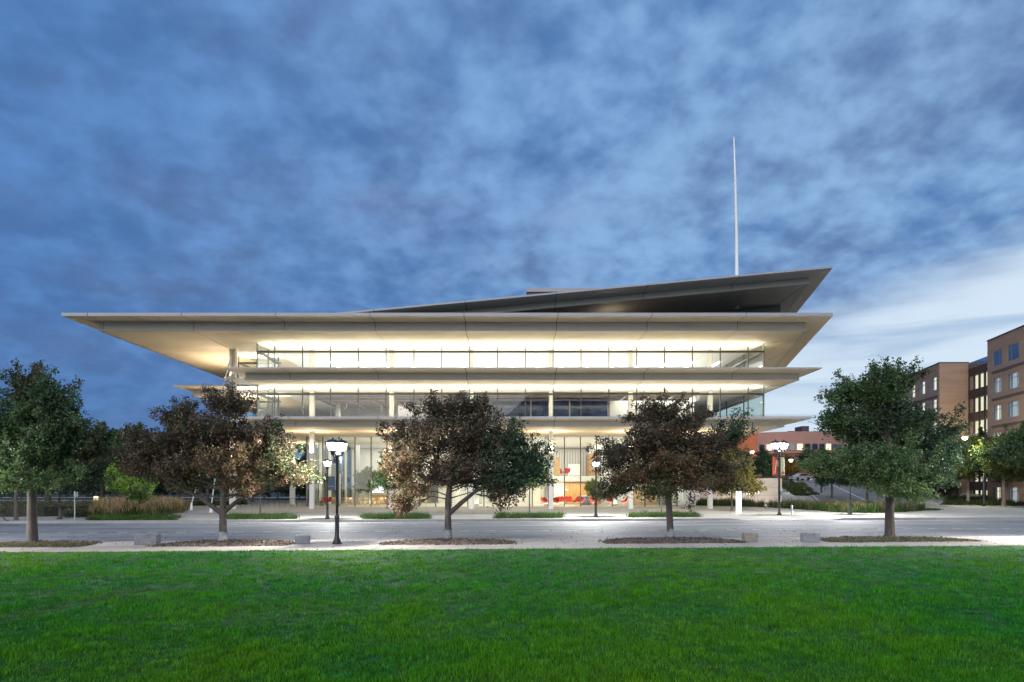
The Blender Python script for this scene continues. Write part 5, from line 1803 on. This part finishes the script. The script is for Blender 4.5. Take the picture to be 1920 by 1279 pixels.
# ================================================================== furniture behind the glass
def lounge_chair():
    T = thing('lounge_chair', 'chair', 'chair')
    nu, nv_ = 13, 11
    prof = [(-0.36, 0.44), (-0.26, 0.40), (-0.10, 0.37), (0.06, 0.365), (0.18, 0.40), (0.25, 0.50), (0.29, 0.62), (0.33, 0.74), (0.36, 0.82), (0.38, 0.85), (0.395, 0.86)]
    wid = [0.24, 0.30, 0.35, 0.37, 0.38, 0.38, 0.36, 0.32, 0.27, 0.22, 0.15]
    vs = []
    for j in range(nv_):
        y, z = prof[j]
        for i in range(nu):
            u = -1 + 2 * i / (nu - 1)
            arm = 0.20 * (abs(u) ** 3) * math.exp(-((j - 4.0) / 2.2) ** 2)
            vs.append((u * wid[j], y - 0.10 * (abs(u) ** 2) * (j > 4), z + arm + 0.04 * u * u))
    k = len(vs)
    fs = [(j * nu + i, j * nu + i + 1, (j + 1) * nu + i + 1, (j + 1) * nu + i) for j in range(nv_ - 1) for i in range(nu - 1)]
    sh = MB().add(vs, fs).build('shell', 'red_fabric', T, smooth=True)
    so = sh.modifiers.new('thick', 'SOLIDIFY')
    so.thickness = 0.06
    MB().tube([(0, 0, 0.05), (0, 0, 0.38)], 0.03, 8).build('stem', 'steel', T)
    for a in range(4):
        q_ = a * math.pi / 2 + 0.78
        MB().tube([(0, 0, 0.06), (0.30 * math.cos(q_), 0.30 * math.sin(q_), 0.02)], 0.02, 6).build('foot', 'steel', T)
    return T


lc0 = lounge_chair()
GC = 'red lounge chairs in the lobby'
lc_used = False



def put_chair(px, Y, rz, lab, z=0.018, orange=False):
    global lc_used
    o = lc0 if not lc_used else copy_tree(lc0)
    lc_used = True
    o.location = (gx_at(px, Y), Y, z)
    o.rotation_euler = (0, 0, rz)
    o.name = 'lounge_chair'
    o.scale = (1.0, 1.0, 1.0)
    tag(o, lab, 'chair', GC)


put_chair(586, 69.3, 1.9, 'red lounge chair nearest the left corner of the lobby')
put_chair(604, 70.6, -0.4, 'second red lounge chair from the left corner of the lobby, behind the slim lamp')
put_chair(615, 71.2, -1.8, 'third red lounge chair from the left corner of the lobby')
put_chair(1022, 69.3, 2.4, 'red lounge chair just left of the lobby column, seen beside the middle maple')
put_chair(1043, 69.2, 2.6, 'red lounge chair in front at the left of the group before the wood wall')
put_chair(1053, 75.4, 0.3, 'back-row red lounge chair at the left of the group before the wood wall')
put_chair(1066, 75.6, 0.0, 'back-row red lounge chair in the middle of the group before the wood wall')
put_chair(1080, 73.6, -1.2, 'red lounge chair at the right of the group before the wood wall')
put_chair(1088, 69.4, -2.4, 'red lounge chair in front at the right of the group before the wood wall')
put_chair(1112, 70.0, 1.7, 'red lounge chair behind the slim lamp post right of the wood wall')
put_chair(1170, 69.5, -1.6, 'red lounge chair seen under the flat-topped maple at left')
put_chair(1145, 70.5, 0.6, 'red lounge chair showing under the low branches of the flat-topped maple')
put_chair(1049, 76.2, 0.5, 'red lounge chair on the mezzanine beside the wood panel', 3.16)
put_chair(1062, 76.5, -0.5, 'red lounge chair on the mezzanine next to the white panel', 3.16)
put_chair(717, 83.4, 0.4, 'red lounge chair on the far mezzanine at the left', 3.16)
put_chair(680, 83.6, -0.4, 'red lounge chair leftmost on the far mezzanine', 3.16)


def cafe_chair():
    T = thing('cafe_chair', 'chair', 'chair')
    MB().box(-0.21, 0.21, -0.21, 0.21, 0.43, 0.46).build('seat', 'wood_light', T)
    mb = MB()
    mb.hexa([(-0.20, 0.19, 0.62), (0.20, 0.19, 0.62), (0.20, 0.21, 0.62), (-0.20, 0.21, 0.62), (-0.19, 0.24, 0.84), (0.19, 0.24, 0.84), (0.19, 0.26, 0.84), (-0.19, 0.26, 0.84)])
    mb.build('backrest', 'wood_light', T)
    for sx in (-1, 1):
        MB().tube([(sx * 0.19, -0.19, 0.43), (sx * 0.21, -0.21, 0)], 0.016, 6).build('leg', 'wood_light', T)
        MB().tube([(sx * 0.18, 0.25, 0.82), (sx * 0.19, 0.19, 0.43), (sx * 0.21, 0.23, 0)], 0.016, 6).build('leg', 'wood_light', T)
    return T


def cafe_table():
    T = thing('cafe_table', 'table', 'table')
    MB().lathe([(0.40, 0.71), (0.40, 0.74), (0.39, 0.745)], 20).build('top', 'wood_light', T)
    MB().lathe([(0.25, 0), (0.24, 0.02), (0.03, 0.04), (0.03, 0.71)], 12).build('pedestal', 'steel', T)
    return T


cc0, ct0 = cafe_chair(), cafe_table()
cu = tu = False
for i, px in enumerate((632, 652, 672, 694, 716, 738, 762, 790)):
    Y = 70.2 + (i % 3) * 1.6
    o = ct0 if not tu else copy_tree(ct0)
    tu = True
    o.location = (gx_at(px, Y), Y, 0.018)
    o.name = 'cafe_table'
    tag(o, ords[i] + ' round tan cafe table from the left end of the lobby', 'table', 'cafe tables in the lobby')
    for a in (0.4, 2.0, 3.6, 5.1):
        o = cc0 if not cu else copy_tree(cc0)
        cu = True
        a2 = a + rng.uniform(-0.3, 0.3)
        o.location = (gx_at(px, Y) + 0.72 * math.cos(a2), Y + 0.72 * math.sin(a2), 0.018)
        o.rotation_euler = (0, 0, a2 - math.pi / 2)
        o.name = 'cafe_chair'
        tag(o, 'tan wood chair at the ' + ords[i] + ' cafe table from the lobby left end', 'chair', 'cafe chairs in the lobby')

T = thing('service_counter', 'orange-brown wood service counter in the left of the lobby', 'counter', (gx_at(722, 76), 76, 0.018))
MB().box(-1.6, 1.9, 0, 0.7, 0, 1.0).build('body', 'wood', T)
MB().box(-1.7, 2.0, -0.08, 0.75, 1.0, 1.06).build('top', 'wood_light', T)
for px, lab in ((703, 'bright white wall screen, the left of two above the wood counter'), (714, 'bright white wall screen, the right of two above the wood counter')):
    T = thing('wall_screen', lab, 'screen', (gx_at(px, 80.5), 80.5, 1.25), 0, 'white screens above the counter')
    MB().box(-0.34, 0.34, 0, 0.06, -0.02, 0.92).build('frame', 'white_paint', T)
    MB().box(-0.30, 0.30, -0.012, -0.002, 0.02, 0.88).build('display', 'screen', T)
T = thing('screen_wall', 'white free-standing wall behind the wood counter', 'wall', (gx_at(708, 80.6), 80.7, 0.018))
MB().box(-2.2, 2.6, 0, 0.2, 0, 2.6).build('panel', 'white_wall', T)
T = thing('reception_desk', 'grey and tan reception desk right of the red chairs', 'desk', (gx_at(1100, 72.2), 72.2, 0.018))
MB().box(-0.55, 0.35, 0, 0.7, 0, 0.95).build('body', 'sign_grey', T)
MB().box(0.36, 1.2, -0.1, 0.6, 0, 0.62).build('side_cabinet', 'wood_light', T)
MB().box(-0.65, 0.40, -0.08, 0.75, 0.95, 1.0).build('top', 'white_paint', T)
far_tree('indoor', 'yellow-green indoor tree left of the white screens in the lobby', gx_at(690, 78), 78, 3.6, 0.3, 'indoor trees in the lobby', 'indoor_tree', 0.018)
far_tree('indoor', 'round green indoor tree behind the slim lamp right of the red chairs', gx_at(1110, 73.6), 73.4, 2.4, 1.3, 'indoor trees in the lobby', 'indoor_tree', 0.018)
# white lettering on the wood wall, too small to read in the photograph
T = thing('wall_lettering', 'small white lettering on the wood wall behind the red chairs', 'lettering', (gx_at(1052, 76.97), 76.97, 1.55))
for k, (w_, h_) in enumerate(((0.07, 0.16), (0.05, 0.22), (0.08, 0.16), (0.06, 0.16), (0.09, 0.16), (0.05, 0.22), (0.08, 0.16))):
    MB().box(k * 0.12, k * 0.12 + w_, -0.02, 0.0, 0, h_).build('letter', 'white_letters', T)

# ================================================================== hotel on the right
H = thing('hotel_building', 'tan stone-clad hotel block with lit windows at the right edge', 'building')


class Wall:
    """a plan line with local coordinates: t along, n outwards"""
    def __init__(self, p, d, n):
        self.p, self.d, self.n = Vector(p), Vector(d).normalized(), Vector(n).normalized()

    def pt(self, t, n, z):
        q_ = self.p + self.d * t + self.n * n
        return (q_.x, q_.y, z)

    def box(self, mb, t0, t1, n0, n1, z0, z1, mi=0):
        return mb.hexa([self.pt(t0, n1, z0), self.pt(t1, n1, z0), self.pt(t1, n0, z0), self.pt(t0, n0, z0),
                        self.pt(t0, n1, z1), self.pt(t1, n1, z1), self.pt(t1, n0, z1), self.pt(t0, n0, z1)], mi)


def hotel_wall(w_, L, ztop, wins, name='wall', back=0.35):
    """wall built of piers and spandrels round real openings; wins: list of (t0, t1, z0, z1)"""
    ts = sorted({0.0, L} | {v for q_ in wins for v in q_[:2]})
    mb = MB()
    for a, b_ in zip(ts[:-1], ts[1:]):
        col = sorted([q_ for q_ in wins if q_[0] <= a + 1e-6 and q_[1] >= b_ - 1e-6], key=lambda q_: q_[2])
        z = -0.5
        for q_ in col:
            w_.box(mb, a, b_, -back, 0, z, q_[2])
            z = q_[3]
        w_.box(mb, a, b_, -back, 0, z, ztop)
    root = mb.build(name, 'hotel_stone', H)
    c_ = MB()
    w_.box(c_, -0.05, L + 0.05, -back - 0.05, 0.06, ztop + 0.003, ztop + 0.14)
    c_.build('coping', 'hotel_ledge', root)
    for zj in np.arange(1.05, ztop, 1.05):       # horizontal joints of the cladding
        j = MB()
        w_.box(j, 0, L, 0.002, 0.006, zj - 0.010, zj + 0.010)
        ok_ = not any(q_[2] - 0.02 < zj < q_[3] + 0.02 for q_ in wins)
        if ok_:
            j.build('cladding_joint', 'hotel_joint', root)
    return root


def hotel_window(root, w_, t0, t1, z0, z1, look, left_small=True):
    f = MB()
    w_.box(f, t0, t1, -0.10, -0.03, z0, z0 + 0.06)
    w_.box(f, t0, t1, -0.10, -0.03, z1 - 0.06, z1)
    w_.box(f, t0, t0 + 0.06, -0.10, -0.03, z0 + 0.06, z1 - 0.06)
    w_.box(f, t1 - 0.06, t1, -0.10, -0.03, z0 + 0.06, z1 - 0.06)
    ts = t0 + (t1 - t0) * (0.30 if left_small else 0.72)
    zt_ = z0 + (z1 - z0) * 0.72
    w_.box(f, ts - 0.03, ts + 0.03, -0.095, -0.035, z0 + 0.06, z1 - 0.06)
    w_.box(f, t0 + 0.06, ts - 0.03, -0.092, -0.038, zt_ - 0.025, zt_ + 0.025)
    w_.box(f, ts + 0.03, t1 - 0.06, -0.092, -0.038, zt_ - 0.025, zt_ + 0.025)
    f = f.build('window', 'window_frame', root)
    for a, b_ in ((t0 + 0.06, ts - 0.03), (ts + 0.03, t1 - 0.06)):
        for c0, c1 in ((z0 + 0.06, zt_ - 0.025), (zt_ + 0.025, z1 - 0.06)):
            p_ = MB()
            w_.box(p_, a, b_, -0.07, -0.06, c0, c1)
            p_.build('pane', 'glass_blue' if look == 'blue' else 'glass', f)
    r_ = MB()
    w_.box(r_, t0 - 0.02, t1 + 0.02, -0.34, -0.30, z0 - 0.02, z1 + 0.02)
    r_.build('room', {'blue': 'hotel_dark', 'lit': 'lit_room', 'dim': 'lit_room_dim'}[look], f)
    if look != 'blue':
        for k, (a, b_) in enumerate(((t0, t0 + (t1 - t0) * 0.30), (t1 - (t1 - t0) * 0.38, t1))):
            mb = MB()
            nfold = 7
            vs = []
            for i in range(nfold + 1):
                t = a + (b_ - a) * i / nfold
                n_ = -0.24 + 0.04 * (i % 2)
                vs += [w_.pt(t, n_, z0), w_.pt(t, n_, z1)]
            mb.add(vs, [(2 * i, 2 * i + 2, 2 * i + 3, 2 * i + 1) for i in range(nfold)])
            mb.build('curtain', 'curtain_white', f)


ZH = 19.2
dA = (-0.19, -1.0)
nA = (-1.0, 0.19)
wA = Wall((56.4, 81), dA, nA)
wins = []
looks = {}
for ci, (t0, t1) in enumerate(((1.32, 3.3), (4.6, 6.9), (8.6, 10.9), (12.6, 14.9), (16.6, 18.9), (20.6, 22.9))):
    for ri in range(6):
        z1 = 17.7 - 3.15 * ri
        q_ = (t0, t1, z1 - 1.75, z1)
        wins.append(q_)
        looks[q_] = 'blue' if ri == 0 else ('dim' if ri == 1 or ci == 1 else 'lit')
rt = hotel_wall(wA, 26, ZH, wins)
for q_ in wins:
    hotel_window(rt, wA, *q_, looks[q_], left_small=(q_[0] > 4))
for ri in range(5):
    l_ = MB()
    wA.box(l_, 1.2, 25, 0.002, 0.10, 15.15 - 3.15 * ri, 15.4 - 3.15 * ri)
    l_.build('ledge', 'hotel_ledge', rt)
mb = MB()
e = wA.pt(26, 0, 0)
mb.prism([(56.4 + 0.4, 81.0), (75, 80), (75, e[1]), (e[0] + 0.4, e[1])], -0.5, ZH)
mb.build('block', 'hotel_stone', H)
# front wall of the rear block
wB = Wall((59.5, 95), (1, -0.02), (0.0, -1.0))
rt = hotel_wall(wB, 4.0, ZH, [])
# side wall of the rear block
wC = Wall((59.5 + 0.19 * 36, 95 + 36), dA, nA)
LC = math.hypot(0.19 * 36, 36)
wins, looks = [], {}
for ci, (t0, t1) in enumerate(((-2.6, -0.7), (-6.6, -4.7), (-10.4, -8.4), (-14.2, -12.2), (-18.0, -16), (-22, -20), (-26, -24), (-30, -28))):
    for ri in range(6):
        z1 = 17.5 - 3.15 * ri - 0.0
        q_ = (LC + t0 - 0.2, LC + t1 - 0.2, z1 - 1.9, z1)
        wins.append(q_)
        looks[q_] = 'lit' if ri < 3 and not (ri == 0 and ci > 3) else 'dim'
rt = hotel_wall(wC, LC, ZH, wins)
for q_ in wins:
    hotel_window(rt, wC, *q_, looks[q_])
l_ = MB()
wC.box(l_, 2, LC - 0.6, 0.002, 0.10, 14.6, 14.85)
l_.build('ledge', 'hotel_ledge', rt)
mb = MB()
mb.prism([(60.0, 95.4), (63.4, 95.3), (80, 94), (80, 131), (60.0 + 0.19 * 36, 131)], -0.5, ZH - 0.02)
mb.build('block', 'hotel_stone', H)
# glazed link between the blocks
wD = Wall((63.45, 94.9), dA, nA)
root = link('glazed_link', None, H)
for ri in range(6):
    z0 = 15.3 - 3.15 * ri
    s_ = MB()
    wD.box(s_, 0, 14, -0.3, 0.0, z0 - 1.2, z0)
    s_.build('spandrel', 'hotel_dark', root)
    for k in range(7):
        p_ = MB()
        wD.box(p_, k * 1.5 + 0.05, k * 1.5 + 1.45, -0.15, -0.13, z0, z0 + 1.95)
        p_.build('pane', 'glass', root)
        p_ = MB()
        wD.box(p_, k * 1.5 - 0.04, k * 1.5 + 0.04, -0.18, 0.03, z0 - 1.2, z0 + 1.95)
        p_.build('mullion', 'hotel_dark', root)
        p_ = MB()
        wD.box(p_, k * 1.5 + 0.25, k * 1.5 + 0.95, -0.5, -0.46, z0, z0 + 1.95)
        p_.build('curtain', 'curtain_white', root)
    p_ = MB()
    wD.box(p_, 0, 14, -0.75, -0.7, z0 - 0.2, z0 + 2.0)
    p_.build('lit_room', 'lit_room', root)
s_ = MB()
wD.box(s_, 0, 14, -0.3, 0.0, 17.25, 18.3)
s_.build('spandrel', 'hotel_dark', root)
s_ = MB()
wD.box(s_, 0, 14, -0.06, 0.0, 18.3, 19.15)
s_.build('roof_glazing', 'glass_blue', root)
light('link_light', 'POINT', H, (61.6, 91.5, 9.0), 260, (1.0, 0.82, 0.5), shadow_soft_size=0.3)

# ================================================================== far buildings
T = thing('curved_building', 'low curved building with orange-lit end wall in the distance beyond the banners', 'building')
cx_, cy_ = gx_at(1490, 175), 182.0


def arc(r_, a0, a1, n_=18):
    return [(cx_ + r_ * math.cos(a0 + (a1 - a0) * i / n_), cy_ + r_ * math.sin(a0 + (a1 - a0) * i / n_)) for i in range(n_ + 1)]


a0, a1 = R(195), R(330)
outer = arc(17.5, a0, a1)
mb = MB().prism(outer, 0, 10.2).build('lower_wall', 'brick_red', T)
pts = arc(17.8, a0, a1)
MB().prism(pts, 10.2, 15.4).build('upper_wall', 'pink_wall', T)
MB().prism(arc(17.95, a0, R(228), 6) + [(cx_, cy_)], 4.0, 15.45).build('end_wall', 'orange_lit_wall', T)
for i in range(16):
    a = R(232) + i * R(5.6)
    for z0, z1, lit in ((10.9, 12.4, i % 4 == 1), (6.2, 8.4, i % 5 == 2)):
        w_ = Wall((cx_ + 17.9 * math.cos(a), cy_ + 17.9 * math.sin(a)), (-math.sin(a), math.cos(a)), (math.cos(a), math.sin(a)))
        p_ = MB()
        w_.box(p_, -0.62, 0.62, -0.3, 0.05, z0, z1)
        wd_ = p_.build('window', 'lit_room' if lit else 'glass_blue', T)
        q_ = MB()
        w_.box(q_, -0.7, 0.7, 0.0, 0.1, z0 - 0.14, z0)
        q_.build('sill', 'pink_wall', wd_)
light('wall_wash', 'POINT', T, (gx_at(1405, 150), 150, 9.0), 700, (1.0, 0.5, 0.2), shadow_soft_size=0.4)
T = thing('far_office_block', 'dark flat-roofed building on the skyline right of the main building', 'building')
MB().box(gx_at(1380, 270), gx_at(1518, 270), 270, 290, 0, 22.6).build('wall', 'far_dark', T)
MB().box(gx_at(1504, 268), gx_at(1517, 268), 268, 275, 0, 26.0).build('stair_tower', 'far_dark', T)
MB().box(gx_at(1480, 272), gx_at(1500, 272), 272, 280, 22.6, 24.4).build('plant_room', 'far_dark', T)
for i in range(22):
    for z in (16.5, 20.0):
        x = gx_at(1385, 270) + i * 1.22
        MB().box(x, x + 0.8, 269.8, 269.97, z, z + 1.4).build('window', 'glass_blue' if (i * 7 + int(z)) % 5 else 'lit_room_dim', T)
T = thing('roof_sign', 'small red glowing rooftop sign left of the large green maple', 'sign', (gx_at(1538, 190), 190, 15.2))
MB().box(-0.3, 6.2, 0.1, 0.2, -1.0, 0.9).build('frame', 'far_dark', T)
for k in range(9):
    MB().box(k * 0.66, k * 0.66 + 0.42, 0, 0.1, 0.0, 0.65).build('letter', 'red_neon', T)
T = thing('far_brick_block', 'long low red brick building at the end of the cross street', 'building')
MB().box(gx_at(1535, 195), gx_at(1700, 195), 195, 210, 0, 14.2).build('wall', 'brick_red', T)
for i in range(16):
    for z in (6.6, 10.2):
        x = gx_at(1538, 195) + i * 1.55
        MB().box(x, x + 1.0, 194.9, 194.98, z, z + 1.7).build('window', 'lit_room_dim' if (i + int(z)) % 3 else 'glass_blue', T)
# parked car far along the cross street
T = thing('parked_car', 'pale car parked far along the cross street', 'car', (gx_at(1500, 140), 140, ground_z(60, 140) + 0.04), R(20))
body = MB()
sil = [(-2.1, 0.3), (-2.1, 0.75), (-1.3, 0.9), (-0.6, 1.4), (0.9, 1.42), (1.6, 0.95), (2.15, 0.85), (2.15, 0.3)]
body.add([(x, -0.85, z) for x, z in sil] + [(x, 0.85, z) for x, z in sil], [tuple(range(8)), tuple(reversed(range(8, 16)))] + [(i, 8 + i, 8 + (i + 1) % 8, (i + 1) % 8) for i in range(8)])
body.build('body', 'steel', T)
for sx in (-1, 1):
    MB().add([(-1.1, sx * 0.86, 0.95), (-0.5, sx * 0.86, 1.34), (0.85, sx * 0.86, 1.36), (1.35, sx * 0.86, 0.98)], [(0, 1, 2, 3)]).build('side_window', 'hotel_dark', T)
    for x in (-1.35, 1.4):
        wl = MB().lathe([(0.0, -0.1), (0.33, -0.1), (0.33, 0.1), (0, 0.1)], 14).build('wheel', 'hotel_dark', T, (x, sx * 0.8, 0.33))
        wl.rotation_euler = (R(90), 0, 0)

# ================================================================== fallen leaves
k = 1100
X = rng.uniform(-19, 19, k)
vv = rng.uniform(19.5, 33, k) * (rng.uniform(0, 1, k) < 0.75) + rng.uniform(39.2, 40.5, k) * 0
vv = np.where(vv < 1, rng.uniform(39.3, 40.5, k), vv)
z = np.where(vv < LAWN_V, 0.05, np.where(vv < WALK_V, 0.022, -0.118))
pos = np.column_stack([X, vv + STREET * X, z])
dd = rng.normal(size=(k, 3)) * np.array([1, 1, 0.12])
cols = np.array([(0.16, 0.09, 0.045), (0.22, 0.15, 0.06), (0.11, 0.06, 0.035), (0.13, 0.12, 0.04)])[rng.integers(0, 4, k)]
v, f, c = leaves(pos, dd, rng.uniform(0.035, 0.075, k), cols)
tag(np_mesh('fallen_leaves', v, f, 'leaf', None, c), 'small brown fallen leaves scattered over sidewalk, lawn edge and road', 'leaves', kind='stuff')
